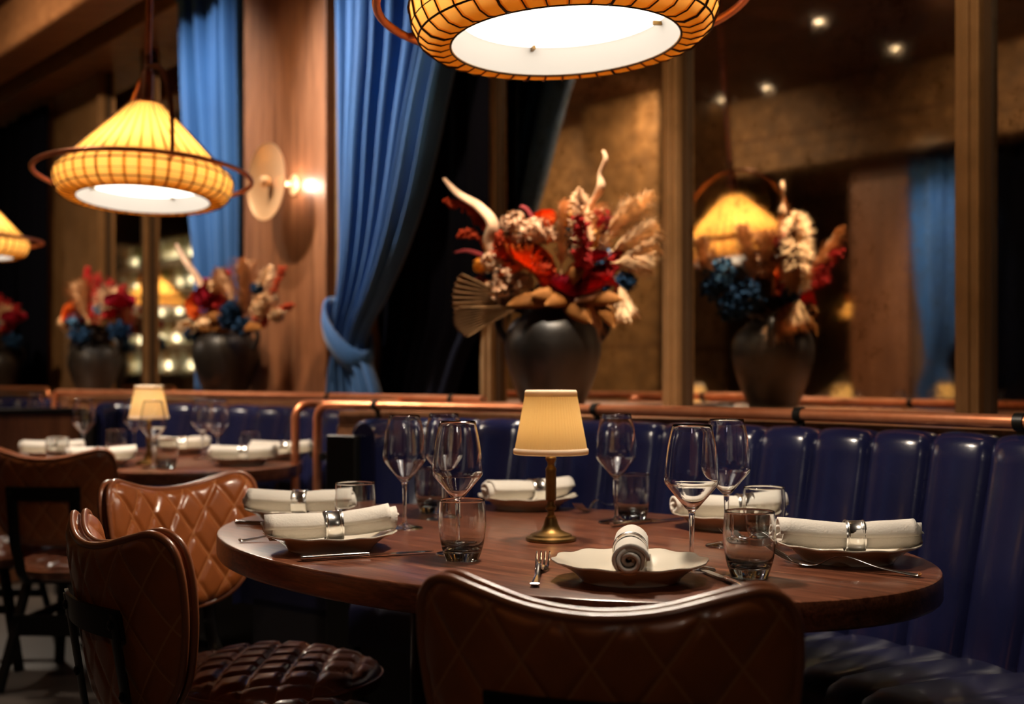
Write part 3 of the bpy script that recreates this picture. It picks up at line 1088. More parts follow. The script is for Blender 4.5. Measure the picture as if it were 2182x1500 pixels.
def chair(label, loc, facing):
    rz = math.atan2(facing[1], facing[0]) - PI / 2
    t = thing('dining_chair', label, 'chair', loc, rz, 'quilted leather dining chairs')
    half = [(0, 0.280), (0.07, 0.286), (0.135, 0.302), (0.175, 0.311), (0.200, 0.302), (0.213, 0.276), (0.215, 0.225), (0.206, 0.155), (0.184, 0.083), (0.140, 0.028), (0.077, 0.004), (0, 0)]
    out = closed_outline(half)
    n = len(out)
    c = Vector((0, 0.155, 0))
    Z0 = 0.518

    def place(a, b, off):
        y = -0.310 + 1.35 * a * a - b * 0.16 + off
        return Vector((a - 1.9 * a * off, y, Z0 + b + off * 0.12))
    RG = 34
    vs, fs, uv = [], [], []
    for side in (1, -1):
        o0 = len(vs)
        for k_ in range(RG + 1):
            rho = (k_ / RG) ** 0.8
            for p in out:
                q = c + (p - c) * rho
                th = (1 - rho ** 5)
                th = max(0, th) ** 0.5
                thick = 0.034 if side == 1 else 0.018
                g = seam(q.x, q.y, BACK_P)
                dent = 0.0075 * math.exp(-(g / 0.085) ** 2) * min(1, th * 1.3)
                off = side * (0.006 + thick * (0.72 * th + 0.28 * min(1, th * 1.4)) - dent * (1.0 if side == 1 else 0.5))
                vs.append(place(q.x, q.y, off))
                uv.append((q.x, q.y))
        for k_ in range(RG):
            for j in range(n):
                l = (j + 1) % n
                f = (o0 + k_ * n + j, o0 + k_ * n + l, o0 + (k_ + 1) * n + l, o0 + (k_ + 1) * n + j)
                fs.append(f if side == -1 else f[::-1])
    a0, b0 = RG * n, (RG + 1) * n + RG * n
    for j in range(n):
        l = (j + 1) % n
        fs.append((a0 + j, a0 + l, b0 + l, b0 + j))
    mb = MB()
    mb.add(vs, fs)
    mb.build('backrest', M['leather'], t, sharp=0, uv=uv)
    for off in (0.010, -0.008):
        mb = MB()
        mb.tube([place(c.x + (p.x - c.x) * 1.008, c.y + (p.y - c.y) * 1.008, off) for p in out[::2]], 0.0062, 8, closed=True)
        mb.build('piping', M['piping'], t, sharp=0)
    # seat: rounded shield, quilted on top
    sh = [(0, -0.215), (0.08, -0.21), (0.155, -0.175), (0.207, -0.095), (0.226, 0.0), (0.220, 0.095), (0.186, 0.172), (0.113, 0.222), (0, 0.238)]
    out = closed_outline([(x, y) for x, y in sh][::-1])
    n = len(out)
    vs, fs, uv = [], [], []
    RG = 30
    for k_ in range(RG + 1):
        rho = k_ / RG
        for p in out:
            q = p * rho
            th = max(0, 1 - rho ** 4) ** 0.5
            g = seam(q.x, q.y, SEAT_P)
            dent = 0.011 * math.exp(-(g / 0.11) ** 2) * min(1, th * 1.4)
            vs.append((q.x, q.y, 0.410 + 0.042 * th - dent))
            uv.append((q.x, q.y))
    for k_ in range(RG):
        for j in range(n):
            l = (j + 1) % n
            fs.append((k_ * n + j, (k_ + 1) * n + j, (k_ + 1) * n + l, k_ * n + l))
    o = len(vs)
    for sc, z in ((1.0, 0.400), (0.985, 0.380), (0.93, 0.372), (0.0, 0.372)):
        for p in out:
            vs.append((p.x * sc, p.y * sc, z))
            uv.append((p.x, p.y))
    for r_ in range(-1, 3):
        for j in range(n):
            l = (j + 1) % n
            b0 = o + r_ * n if r_ >= 0 else RG * n
            b1 = o + (r_ + 1) * n
            fs.append((b0 + j, b1 + j, b1 + l, b0 + l))
    mb = MB()
    mb.add(vs, fs)
    mb.build('seat', M['seat_leather'], t, sharp=0, uv=uv)
    mb = MB()
    mb.tube([Vector((p.x * 1.006, p.y * 1.006, 0.406)) for p in out[::2]], 0.005, 8, closed=True)
    mb.build('seat_piping', M['piping'], t, sharp=0)
    # steel bracket behind the back
    mb = MB()
    rows = []
    for k_ in range(13):
        a = -0.118 + 0.236 * k_ / 12
        rows.append([place(a, b, -0.030 - d) for b, d in ((0.15, 0), (0.196, 0), (0.196, 0.006), (0.15, 0.006), (0.15, 0))])
    mb.grid(rows)
    for r_ in (rows[0], rows[-1]):
        mb.add(r_[:4], [(0, 1, 2, 3)])
    for sg in (-1, 1):
        leaf = [place(sg * 0.1, 0.19, -0.033), place(sg * 0.1, 0.08, -0.033), place(sg * 0.1, 0.0, -0.033), Vector((sg * 0.1, -0.315, 0.46)),
                Vector((sg * 0.1, -0.295, 0.41)), Vector((sg * 0.1, -0.250, 0.377)), Vector((sg * 0.1, -0.19, 0.367)), Vector((sg * 0.1, -0.05, 0.366))]
        mb.tube(spline(leaf, 4), 0.019, 8, flat=0.2, up=(0, 1, 0.02))
    mb.build('back_bracket', M['black_metal'], t, sharp=30)
    for sg in (-1, 1):
        for b in (0.173, 0.06):
            p = place(sg * 0.1, b, -0.040)
            mb = MB()
            mb.lathe([(0, -0.004), (0.007, -0.004), (0.008, 0.0), (0.0, 0.003)], 10)
            mb.v = [(p.x + x, p.y - z, p.z + y) for x, y, z in mb.v]
            mb.build('bolt', M['black_metal'], t)
    mb = MB()
    mb.box((0, 0.0, 0.362), (0.30, 0.30, 0.016))
    mb.build('seat_frame', M['black_metal'], t, smooth=False, bevel=0.003)
    for sx_ in (-1, 1):
        for top, bot in (((0.15, -0.15, 0.358), (0.205, -0.245, 0.0)), ((0.15, 0.14, 0.358), (0.20, 0.215, 0.0))):
            mb = MB()
            mb.bar((sx_ * top[0], top[1], top[2]), (sx_ * bot[0], bot[1], bot[2]), 0.036, 0.022)
            mb.build('leg', M['black_metal'], t, smooth=False, bevel=0.004)
    mb = MB()
    mb.bar((-0.18, -0.19, 0.22), (0.18, -0.19, 0.22), 0.02, 0.07)
    mb.bar((-0.175, -0.185, 0.22), (-0.175, 0.17, 0.22), 0.016, 0.03)
    mb.bar((0.175, -0.185, 0.22), (0.175, 0.17, 0.22), 0.016, 0.03)
    mb.build('stretcher', M['black_metal'], t, smooth=False)
    return t


def chair_pos(back, facing):     # chair origin from where its back stands
    f = Vector((facing[0], facing[1], 0)).normalized()
    return Vector((back[0], back[1], 0)) + f * 0.345


f = (0.25, 0.968)
ch = chair('tan quilted chair seen from behind in the front centre', chair_pos((0.092, 1.33), f), f)


def chair_copy(label, back, f):
    p = chair_pos(back, f)
    return dup(ch, p, math.atan2(f[1], f[0]) - PI / 2, label)


chair_copy('tan quilted chair with its seat showing under the near table at left', (-0.665, 1.92), (0.79, 0.61))
chair_copy('tan quilted chair showing the lit inner backrest, left of the table', (-0.82, 2.86), (0.80, -0.60))
chair_copy('dark quilted chair seen from behind at the second table', (-1.54, 3.94), (0.06, 0.998))
chair_copy('chair at the left edge of which only the quilted seat shows', (-2.36, 4.55), (1.0, 0.02))


# ------------------------------------------------------------------ table lamp
def table_lamp(label, loc):
    t = thing('table_lamp', label, 'table lamp', loc, 0, 'small pleated table lamps')
    mb = MB()
    mb.lathe([(0, 0.0), (0.0475, 0.0), (0.049, 0.003), (0.048, 0.007), (0.041, 0.0095), (0.039, 0.013), (0.031, 0.0155), (0.020, 0.021), (0.0145, 0.031), (0.011, 0.044), (0.0, 0.044)], 40)
    mb.build('base', M['brass'], t, sharp=35)
    mb = MB()
    mb.lathe([(0.0, 0.04), (0.0102, 0.04), (0.0102, 0.046), (0.0068, 0.05), (0.0062, 0.058), (0.0102, 0.061), (0.0102, 0.065), (0.0072, 0.069), (0.0068, 0.076), (0.0102, 0.08), (0.0102, 0.083), (0.0, 0.083)], 20)
    mb.lathe([(0.0, 0.083), (0.0102, 0.083), (0.0102, 0.135), (0.0, 0.135)], 8)
    mb.lathe([(0.0, 0.135), (0.0106, 0.135), (0.0106, 0.139), (0.0068, 0.145), (0.0068, 0.150), (0.0102, 0.157), (0.0106, 0.160), (0.0072, 0.164), (0.0068, 0.185), (0.0, 0.185)], 20)
    mb.build('stem', M['brass'], t, sharp=35)
    mb = MB()
    zb, ztp, rb, rt = 0.170, 0.288, 0.0705, 0.0485
    mb.lathe([(rb + (rt - rb) * k_ / 8, zb + (ztp - zb) * k_ / 8) for k_ in range(9)], 180, mod=lambda r_, z, th: (r_ + 0.0011 * math.sin(th * 60), z))
    sh = mb.build('shade', M['lamp_shade'], t, sharp=0)
    mb = MB()
    mb.lathe([(rb + 0.001, zb - 0.003), (rb + 0.0025, zb), (rb + 0.002, zb + 0.007), (rb - 0.001, zb + 0.009)], 60)
    mb.build('trim_band', M['shade_trim'], sh, sharp=0)
    mb = MB()
    mb.lathe([(rt - 0.004, ztp + 0.001), (rt, ztp + 0.003), (rt + 0.002, ztp), (rt + 0.003, ztp - 0.009), (rt + 0.001, ztp - 0.010)], 60)
    mb.build('trim_band', M['shade_trim'], sh, sharp=0)
    mb = MB()
    mb.lathe([(0, 0.205), (0.008, 0.207), (0.012, 0.220), (0.010, 0.236), (0.0, 0.244)], 16)
    mb.build('bulb', M['bulb'], t)
    point('lamp_glow', (0, 0, 0.225), 0.20, (1, 0.80, 0.52), 0.014, t)
    return t


L1 = table_lamp('small brass table lamp with pleated cream shade on the near table', on(1174, 1152, TZ))
L2 = dup(L1, Vector((at(317, 810, 4.42).x, 4.42, TZ)), 0.4, 'blurred cream table lamp on the second table')
lp = mir(at(1532, 860, 9.0))


# ------------------------------------------------------------------ glassware
def wine_glass(label, loc):
    outer = [(0.0, 0.0), (0.036, 0.0), (0.038, 0.0012), (0.036, 0.003), (0.016, 0.0065), (0.006, 0.011), (0.0042, 0.02), (0.0038, 0.05), (0.0048, 0.085), (0.0062, 0.096), (0.0105, 0.1005), (0.0190, 0.1105),
             (0.030, 0.1235), (0.0405, 0.136), (0.0440, 0.1415), (0.0450, 0.149), (0.0440, 0.165), (0.0398, 0.200), (0.0325, 0.234), (0.0318, 0.2355)]
    inner = [(0.0312, 0.2345), (0.0386, 0.200), (0.0428, 0.165), (0.0438, 0.149), (0.0428, 0.1423), (0.0395, 0.1373), (0.029, 0.1248), (0.0180, 0.1118), (0.009, 0.1030), (0.004, 0.1012), (0.0, 0.1008)]

    def fine(p):
        return [(v.x, v.y) for v in spline([Vector((a, b, 0)) for a, b in p], 3)]
    mb = MB()
    mb.lathe(fine(outer) + fine(inner), 48)
    o = mb.build('wine_glass', M['glass'], sharp=0)
    o.location = loc
    tag(o, label, 'glass', 'stemmed wine glasses')
    return o


def tumbler(label, loc):
    outer = [(0.0, 0.0), (0.026, 0.0), (0.0285, 0.002), (0.0325, 0.012), (0.0375, 0.030), (0.0408, 0.055), (0.0412, 0.070), (0.0400, 0.092), (0.0388, 0.1035), (0.0383, 0.1045)]
    inner = [(0.0376, 0.1038), (0.0386, 0.092), (0.0397, 0.070), (0.0390, 0.055), (0.0355, 0.034), (0.029, 0.022), (0.018, 0.0165), (0.0, 0.015)]

    def fine(p):
        return [(v.x, v.y) for v in spline([Vector((a, b, 0)) for a, b in p], 3)]
    mb = MB()
    mb.lathe(fine(outer) + fine(inner), 48)
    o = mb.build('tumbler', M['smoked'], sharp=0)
    o.location = loc
    tag(o, label, 'glass', 'smoked tumblers')
    return o


def ground(x, D):
    return Vector(((x - CX) / FPX * D, D, TZ + 0.0003))


wg = wine_glass('wine glass left of the middle, right of the left napkin', ground(862, 2.50))
for x, D, lab in [(946, 2.66, 'wine glass half hidden behind the one above the tumbler'), (975, 2.13, 'wine glass whose stem shows through the middle tumbler'),
                  (1313, 2.60, 'wine glass just right of the table lamp'), (1474, 1.955, 'nearest wine glass behind the front plate'),
                  (1548, 2.235, 'wine glass overlapping the nearest one on its right')]:
    dup(wg, ground(x, D), random.random() * 6, lab)
tb = tumbler('tumbler standing before the back left napkin', ground(757, 2.40))
for x, D, lab in [(921, 2.80, 'tumbler behind the wine glasses left of the lamp'), (985, 2.06, 'front tumbler between the left plate and the fork'),
                  (1346, 2.62, 'tumbler behind the glass right of the lamp'), (1628, 2.30, 'tumbler behind the nearest tumbler'), (1597, 1.88, 'nearest tumbler, right of the front plate')]:
    dup(tb, ground(x, D), random.random() * 6, lab)


# ------------------------------------------------------------------ plates, napkins, rings
def plate(label, loc):
    prof_t = [(0.0, 0.009), (0.06, 0.009), (0.074, 0.0115), (0.086, 0.018), (0.103, 0.0262), (0.1185, 0.0315), (0.120, 0.0325)]
    prof_b = [(0.1205, 0.0315), (0.119, 0.0290), (0.103, 0.0225), (0.088, 0.0125), (0.079, 0.004), (0.077, 0.0), (0.074, 0.0), (0.072, 0.003), (0.0, 0.004)]

    def wob(r_, z, th):
        k_ = max(0, (r_ - 0.085) / 0.035)
        s_ = math.cos(th * 12)
        return r_ * (1 + 0.016 * k_ * (abs(s_) ** 0.6 * math.copysign(1, s_))), z + 0.0012 * k_ * s_
    mb = MB()
    mb.lathe([(v.x, v.y) for v in spline([Vector((a, b, 0)) for a, b in prof_t + prof_b], 3)], 144, mod=wob)
    o = mb.build('plate', M['ceramic'], sharp=60)
    o.location = loc
    tag(o, label, 'plate', 'scalloped ivory plates')
    return o


def napkin(label, loc, rot, seed=0, length=0.228):
    rnd = random.Random(seed)
    mb = MB()
    turns, R_, r0 = 3.4, 0.0255, 0.003
    N = 88
    prof = []
    for i in range(N + 1):
        u = i / N
        th = 2 * PI * turns * u + 0.6
        r_ = r0 + (R_ - r0) * u
        prof.append((r_, th))
    for j in range(7):
        th = prof[-1][1] + 0.25 * (j + 1)
    LN = 18
    rows = []
    for k_ in range(LN + 1):
        x = -length / 2 + length * k_ / LN
        row = []
        for i, (r_, th) in enumerate(prof):
            w = 1 + 0.022 * math.sin(2 * th + x * 34 + seed) * (r_ / R_) + 0.025 * math.sin(x * 28 + seed * 2 + th) + 0.012 * math.sin(5 * th - x * 60 + seed)
            pinch = 1 - 0.10 * math.exp(-((x - 0.005) / 0.028) ** 2)
            shift = 0.010 * math.sin(th * 0.5 + seed) * (1 - r_ / R_)
            sag = -0.005 * (1 - (2 * x / length) ** 2)
            row.append(Vector((x + shift + (0.006 * math.sin(th * 0.45 + seed) if k_ in (0, LN) else 0), r_ * w * pinch * math.cos(th) * 1.04, r_ * w * pinch * math.sin(th) * 0.96 + sag)))
        rows.append(row)
    mb.grid(rows)
    o = mb.build('napkin', M['linen'], sharp=0)
    sl = o.modifiers.new('cloth', 'SOLIDIFY')
    sl.thickness = 0.0058
    sl.offset = 0
    o.location = loc
    o.rotation_euler = rot
    tag(o, label, 'napkin', 'rolled white napkins')
    return o


def napkin_ring(label, loc, rot):
    mb = MB()
    Ro = 0.0268
    prof = [(Ro - 0.0012, -0.0165), (Ro + 0.0012, -0.0165), (Ro + 0.0016, -0.014), (Ro + 0.0004, -0.0125), (Ro + 0.0012, -0.011), (Ro + 0.0002, -0.0095), (Ro + 0.0002, 0.0095), (Ro + 0.0012, 0.011),
            (Ro + 0.0004, 0.0125), (Ro + 0.0016, 0.014), (Ro + 0.0012, 0.0165), (Ro - 0.0012, 0.0165), (Ro - 0.0014, 0.0), (Ro - 0.0012, -0.0165)]
    mb.lathe(prof, 40)
    mb.v = [(z, x, y) for x, y, z in mb.v]
    o = mb.build('napkin_ring', M['silver'], sharp=40)
    o.location = loc
    o.rotation_euler = rot
    tag(o, label, 'napkin ring', 'silver napkin rings')
    return o


PL = None
settings = [   # x of plate, depth, napkin yaw, pitch, napkin shift along x, name
    (1342, 1.86, 84, 0, (0.0, -0.005), 'front plate before the nearest chair'),
    (704, 2.20, 16, -3.5, (0.0, 0.0), 'left plate nearest the table edge'),
    (1806, 2.06, -6, 0, (0.0, -0.01), 'rightmost plate at the table end'),
    (641, 2.62, -3, 0, (0.0, 0.0), 'back left plate by the lit chair'),
    (1124, 2.90, 32, 0, (0.0, 0.0), 'back plate behind the table lamp'),
    (1554, 2.52, 6, 0, (0.0, 0.0), 'back right plate behind the wine glasses'),
]
ringoff = [0.03, 0.005, 0.008, 0.0, 0.02, 0.03]
NK = None
for i, (x, D, yaw, pitch, sh, nm) in enumerate(settings):
    c = ground(x, D)
    if PL is None:
        PL = plate('ivory scalloped ' + nm, c)
    else:
        dup(PL, c, random.random(), 'ivory scalloped ' + nm)
    r_ = (0, math.radians(pitch), math.radians(yaw))
    nc = c + Vector((sh[0], sh[1], 0.0325 + 0.0150))
    if i == 0:
        nc.z -= 0.001
    napkin('rolled white napkin on the ' + nm, nc, r_, i)
    e = Matrix.Rotation(math.radians(yaw), 3, 'Z') @ Matrix.Rotation(math.radians(pitch), 3, 'Y') @ Vector((ringoff[i], 0, -0.005))
    rg = nc + e
    if i == 0:
        RG0 = napkin_ring('silver ring round the napkin on the ' + nm, rg, r_)
    else:
        dup(RG0, rg, rot=r_, label='silver ring round the napkin on the ' + nm)


# ------------------------------------------------------------------ cutlery
def fork(label, tip, end, group='forks', roll=0):
    """lies from its handle end to the tips of its tines (both given on the table)"""
    tip, end = Vector((tip.x, tip.y, 0)), Vector((end.x, end.y, 0))
    d = tip - end
    L = d.length
    ang = math.atan2(d.y, d.x)
    mb = MB()
    prof = [(0.0, 0.006, 0.0075), (0.03, 0.0035, 0.007), (0.25, 0.010, 0.0045), (0.45, 0.0225, 0.0034), (0.56, 0.0205, 0.0034), (0.66, 0.007, 0.0034), (0.72, 0.004, 0.0075), (0.76, 0.0045, 0.0105), (0.80, 0.006, 0.0112)]
    pts = spline([Vector((L * u, 0, z)) for u, z, w in prof], 5)
    ws = [v.x for v in spline([Vector((w, 0, 0)) for u, z, w in prof], 5)]
    mb.tube(pts, ws, 10, flat=0.36, up=(0, 0, 1))
    for k_ in range(4):
        y = (-1.5 + k_) * 0.0062
        tp = [Vector((L * u, y * (1 + 0.05 * q), z)) for q, (u, z) in enumerate([(0.785, 0.0056), (0.84, 0.0085), (0.91, 0.0145), (1.0, 0.026)])]
        mb.tube(spline(tp, 4), [0.0021] * 10 + [0.0018, 0.0015, 0.001], 7)
    o = mb.build('fork', M['steel'], sharp=50)
    o.location = (end.x, end.y, TZ + 0.0003)
    o.rotation_euler = (0, 0, ang)
    return tag(o, label, 'fork', group)


def knife(label, tip, end, group='knives'):
    tip, end = Vector((tip.x, tip.y, 0)), Vector((end.x, end.y, 0))
    d = tip - end
    L = d.length
    ang = math.atan2(d.y, d.x)
    mb = MB()
    h = [(0.0, 0.0075), (0.02, 0.0085), (0.2, 0.007), (0.45, 0.0065), (0.50, 0.005)]
    mb.tube([Vector((L * u, 0, 0.0062)) for u, w in h], [w for u, w in h], 12, flat=0.62, up=(0, 0, 1))
    b = [(0.49, 0.004, 0.0022), (0.55, 0.0085, 0.0018), (0.75, 0.0095, 0.0014), (0.9, 0.0085, 0.0011), (0.97, 0.005, 0.0009), (1.0, 0.001, 0.0005)]
    rows = []
    for u, w, tk in b:
        rows.append([Vector((L * u, -w, 0.0035)), Vector((L * u, w * 0.7, 0.0035 + tk)), Vector((L * u, w * 0.7, 0.0035 - tk)), Vector((L * u, -w, 0.0035))])
    mb.grid(rows)
    o = mb.build('knife', M['steel'], sharp=50)
    o.location = (end.x, end.y, TZ + 0.0003)
    o.rotation_euler = (0, 0, ang)
    return tag(o, label, 'knife', group)


V2 = lambda x, y: Vector((x, y, 0))
fork('steel fork standing out left of the front plate', V2(0.052, 1.985), V2(0.034, 1.79))
knife('steel knife right of the front plate, half behind the chair', V2(0.305, 1.945), V2(0.352, 1.735))
knife('steel knife lying before the left plate', V2(-0.140, 2.145), V2(-0.362, 2.045))
fork('steel fork handle showing left of the left plate', V2(-0.330, 2.375), V2(-0.520, 2.285))
knife('steel knife handle showing left of the back left plate', V2(-0.37, 2.50), V2(-0.588, 2.555))
fork('steel fork lying in front of the rightmost plate', V2(0.437, 2.02), V2(0.640, 1.877))
fork('steel fork right of the back plate', V2(0.150, 2.765), V2(0.250, 2.935))
knife('steel knife between the back tumbler and the back right plate', V2(0.39, 2.665), V2(0.21, 2.52))
fork('steel fork half hidden left of the rightmost plate', V2(0.405, 2.30), V2(0.53, 2.16))

# ------------------------------------------------------------------ second table's setting
def g2(x, D):
    return Vector(((x - CX) / FPX * D, D, TZ + 0.0003))


for x, D, lab in [(178, 4.75, 'leftmost blurred wine glass on the second table'), (286, 4.95, 'blurred wine glass behind the second lamp'), (326, 4.22, 'blurred wine glass in front of the second lamp'),
                  (432, 4.72, 'left of two blurred wine glasses right of the second lamp'), (463, 4.55, 'right of two blurred wine glasses right of the second lamp')]:
    dup(wg, g2(x, D), 0, lab)
for x, D, lab in [(122, 4.35, 'blurred tumbler before the leftmost napkin'), (355, 4.20, 'blurred tumbler in front of the second lamp'), (248, 4.95, 'blurred tumbler behind the second lamp at left'), (534, 4.75, 'blurred tumbler behind the right napkins')]:
    dup(tb, g2(x, D), 0, lab)
for i, (x, D, yaw, nm) in enumerate([(112, 4.72, 8, 'leftmost plate of the second table'), (215, 4.28, 25, 'plate behind the dark chair back'), (516, 4.36, 5, 'front right plate of the second table'), (600, 4.68, 12, 'far right plate of the second table'), (385, 5.05, 20, 'back plate of the second table')]):
    c = g2(x, D)
    dup(PL, c, 0.3 * i, 'blurred ivory ' + nm)
    r_ = (0, 0, math.radians(yaw))
    nc = c + Vector((0, 0, 0.0325 + 0.0175))
    napkin('blurred rolled napkin on the ' + nm, nc, r_, 10 + i)
    dup(RG0, nc + Matrix.Rotation(r_[2], 3, 'Z') @ Vector((0.006, 0, -0.005)), rot=r_, label='blurred silver ring on the ' + nm)
# third table
c = Vector((at(20, 810, 6.9).x, 6.9, TZ))
dup(PL, c, 0, 'far plate at the left edge')
napkin('far rolled napkin at the left edge', c + Vector((0, 0, 0.058)), (0, 0, 0.2), 31)
dup(wg, Vector((at(76, 810, 6.75).x, 6.75, TZ)), 0, 'far wine glass at the left edge')


# ------------------------------------------------------------------ urns and flowers
def urn(label, loc, rz, s=1.0):
    t = thing('urn', label, 'vase', loc, rz, 'dark two handled urns')
    t.scale = (s, s, s)
    prof = [(0.0, 0.0), (0.092, 0.0), (0.100, 0.006), (0.118, 0.05), (0.145, 0.12), (0.164, 0.19), (0.168, 0.24), (0.158, 0.285), (0.135, 0.318), (0.112, 0.336), (0.103, 0.352), (0.106, 0.368), (0.116, 0.378), (0.110, 0.384), (0.098, 0.378),
            (0.092, 0.352), (0.10, 0.33), (0.13, 0.29), (0.14, 0.22), (0.0, 0.15)]
    mb = MB()
    mb.lathe([(v.x, v.y) for v in spline([Vector((a, b, 0)) for a, b in prof], 3)], 48)
    mb.build('body', M['urn'], t, sharp=0)
    for sg in (-1, 1):
        mb = MB()
        mb.tube(spline([(sg * 0.100, 0, 0.352), (sg * 0.150, 0, 0.362), (sg * 0.186, 0, 0.335), (sg * 0.185, 0, 0.285), (sg * 0.155, 0, 0.245)], 6), 0.0125, 10, flat=1.3)
        mb.build('handle', M['urn'], t, sharp=0)
    return t


def petals(mb, c, R_, n, size, rnd, squash=1.0):
    for i in range(n):
        u = rnd.uniform(-1, 1)
        th = rnd.uniform(0, 2 * PI)
        q = math.sqrt(1 - u * u)
        d = Vector((q * math.cos(th), q * math.sin(th), u * squash))
        p = Vector(c) + d * R_ * rnd.uniform(0.72, 1.0)
        d = (d + Vector((rnd.uniform(-.5, .5), rnd.uniform(-.5, .5), rnd.uniform(-.5, .5)))).normalized()
        x = d.orthogonal().normalized()
        x = (Matrix.Rotation(rnd.uniform(0, 6.28), 3, d) @ x)
        y = d.cross(x)
        s = size * rnd.uniform(0.7, 1.3)
        mb.add([p - x * s - d * s * .15, p - y * s * .8 + d * s * .25, p + x * s - d * s * .15, p + y * s * .8 + d * s * .25, p - d * s * .2], [(0, 1, 4), (1, 2, 4), (2, 3, 4), (3, 0, 4)])


def fl_cluster(par, name, colr, c, R_, n=70, size=0.016, seed=0, squash=0.85):
    mb = MB()
    rnd = random.Random(seed)
    petals(mb, c, R_, n, size, rnd, squash)
    petals(mb, c, R_ * 0.6, n // 3, size * 1.3, rnd, squash)
    return mb.build(name, M['f_' + colr], par, smooth=False)


def fl_rose(par, name, colr, c, R_, seed=0):
    """layers of broad cupped petals round a heart"""
    rnd = random.Random(seed)
    mb = MB()
    ax = Vector((rnd.uniform(-.5, .5), rnd.uniform(-.9, -.2), rnd.uniform(0.2, 0.9))).normalized()
    x = ax.orthogonal().normalized()
    y = ax.cross(x)
    for layer in range(5):
        k_ = 4 + layer
        rr_ = R_ * (0.2 + 0.2 * layer)
        for i in range(k_):
            th = 2 * PI * (i + 0.5 * layer) / k_ + rnd.uniform(-.2, .2)
            d = x * math.cos(th) + y * math.sin(th)
            tang = ax.cross(d)
            w = rr_ * 0.75
            base_ = Vector(c) + d * rr_ * 0.35 - ax * R_ * 0.35
            rows = []
            for a in range(4):
                v = a / 3
                out_ = rr_ * (0.35 + 0.65 * math.sin(v * 1.7))
                up = R_ * (0.95 - 0.13 * layer) * v
                rows.append([base_ + d * (out_ - 0.25 * rr_ * b * b) + ax * up + tang * (w * b * (0.5 + 0.6 * math.sin(v * 2.4 + .3))) for b in (-1, -.4, .4, 1)])
            mb.grid(rows)
    return mb.build(name, M['f_' + colr], par, sharp=0)


def fl_plume(par, name, colr, a, b, width, n=260, seed=0, droop=0.3):
    rnd = random.Random(seed)
    a, b = Vector(a), Vector(b)
    d = b - a
    L = d.length
    d.normalize()
    x = d.orthogonal().normalized()
    y = d.cross(x)
    mb = MB()
    mb.tube([a, a + d * L * 0.95], [0.003, 0.001], 5)
    for i in range(n):
        u = rnd.uniform(0.12, 1.0)
        th = rnd.uniform(0, 2 * PI)
        e = x * math.cos(th) + y * math.sin(th)
        w = 1.5 * width * (math.sin(min(1, u * 1.05) * PI) ** 0.6 * 0.9 + 0.12) * rnd.uniform(0.5, 1.1)
        p = a + d * L * u
        m_ = p + d * w * 0.9 + e * w * 0.6
        q = p + d * w * 1.3 + e * w * 1.05 - Vector((0, 0, w * droop))
        s = 0.0022
        t_ = d.cross(e) * s
        mb.add([p - t_, p + t_, m_ + t_ * 1.6, m_ - t_ * 1.6, q], [(0, 1, 2, 3), (3, 2, 4)])
    return mb.build(name, M['f_' + colr], par, smooth=False)


def fl_strap(par, name, colr, pts, ws, flat=0.3):
    p = spline(pts, 6)
    w = [v.x for v in spline([Vector((q, 0, 0)) for q in ws], 6)]
    mb = MB()
    mb.tube(p, w, 8, flat=flat)
    return mb.build(name, M['f_' + colr], par, sharp=0)


def fl_spike(par, name, colr, pts, r0, n=120, seed=0):
    """drooping beaded spike"""
    rnd = random.Random(seed)
    p = spline(pts, 10)
    mb = MB()
    mb.tube(p, 0.003, 5)
    for i in range(n):
        c = p[min(len(p) - 1, int(rnd.uniform(0.15, 1) * len(p)))]
        k_ = r0 * rnd.uniform(0.3, 1.1)
        d = Vector((rnd.gauss(0, 1), rnd.gauss(0, 1), rnd.gauss(0, 1))).normalized()
        c = c + d * k_
        s = 0.0065 * rnd.uniform(0.7, 1.3)
        mb.add([c + Vector(q) * s for q in ((1, 0, 0), (-1, 0, 0), (0, 1, 0), (0, -1, 0), (0, 0, 1.3), (0, 0, -1.3))], [(0, 2, 4), (2, 1, 4), (1, 3, 4), (3, 0, 4), (2, 0, 5), (1, 2, 5), (3, 1, 5), (0, 3, 5)])
    return mb.build(name, M['f_' + colr], par, smooth=False)


def fl_leaf(par, name, colr, a, b, w, bend=0.03, side=None):
    a, b = Vector(a), Vector(b)
    d = b - a
    up = Vector(side) if side else Vector((0, -1, 0.3))
    x = d.cross(up).normalized()
    nrm = x.cross(d).normalized()
    rows = []
    for k_ in range(9):
        u = k_ / 8
        ww = w * math.sin(PI * min(1, u * 0.97 + 0.03)) ** 0.7
        c = a + d * u + nrm * bend * math.sin(PI * u)
        rows.append([c - x * ww - nrm * ww * .25, c - x * ww * .5, c + nrm * ww * .12, c + x * ww * .5, c + x * ww - nrm * ww * .25])
    mb = MB()
    mb.grid(rows)
    o = mb.build(name, M['f_' + colr], par, sharp=0)
    s = o.modifiers.new('thickness', 'SOLIDIFY')
    s.thickness = 0.002
    return o


def fl_fan(par, name, colr, a, b, w, n=9):
    """pleated palm fan"""
    a, b = Vector(a), Vector(b)
    d = b - a
    x = d.cross(Vector((0, -1, 0))).normalized()
    mb = MB()
    r0, r1, r2 = [], [], []
    for i in range(n * 2 + 1):
        f_ = -1 + 2 * i / (n * 2)
        o_ = Vector((0, 0.012 * (1 if i % 2 else -1), 0))
        r0.append(a + x * w * 0.06 * f_)
        r1.append(a + d * 0.55 + x * w * 0.6 * f_ + o_)
        r2.append(a + d * (1 - 0.12 * f_ * f_ + (0.05 if i % 2 else 0)) + x * w * f_ + o_)
    mb.grid([r0, r1, r2])
    o = mb.build(name, M['f_' + colr], par, smooth=False)
    s = o.modifiers.new('thickness', 'SOLIDIFY')
    s.thickness = 0.0025
    return o


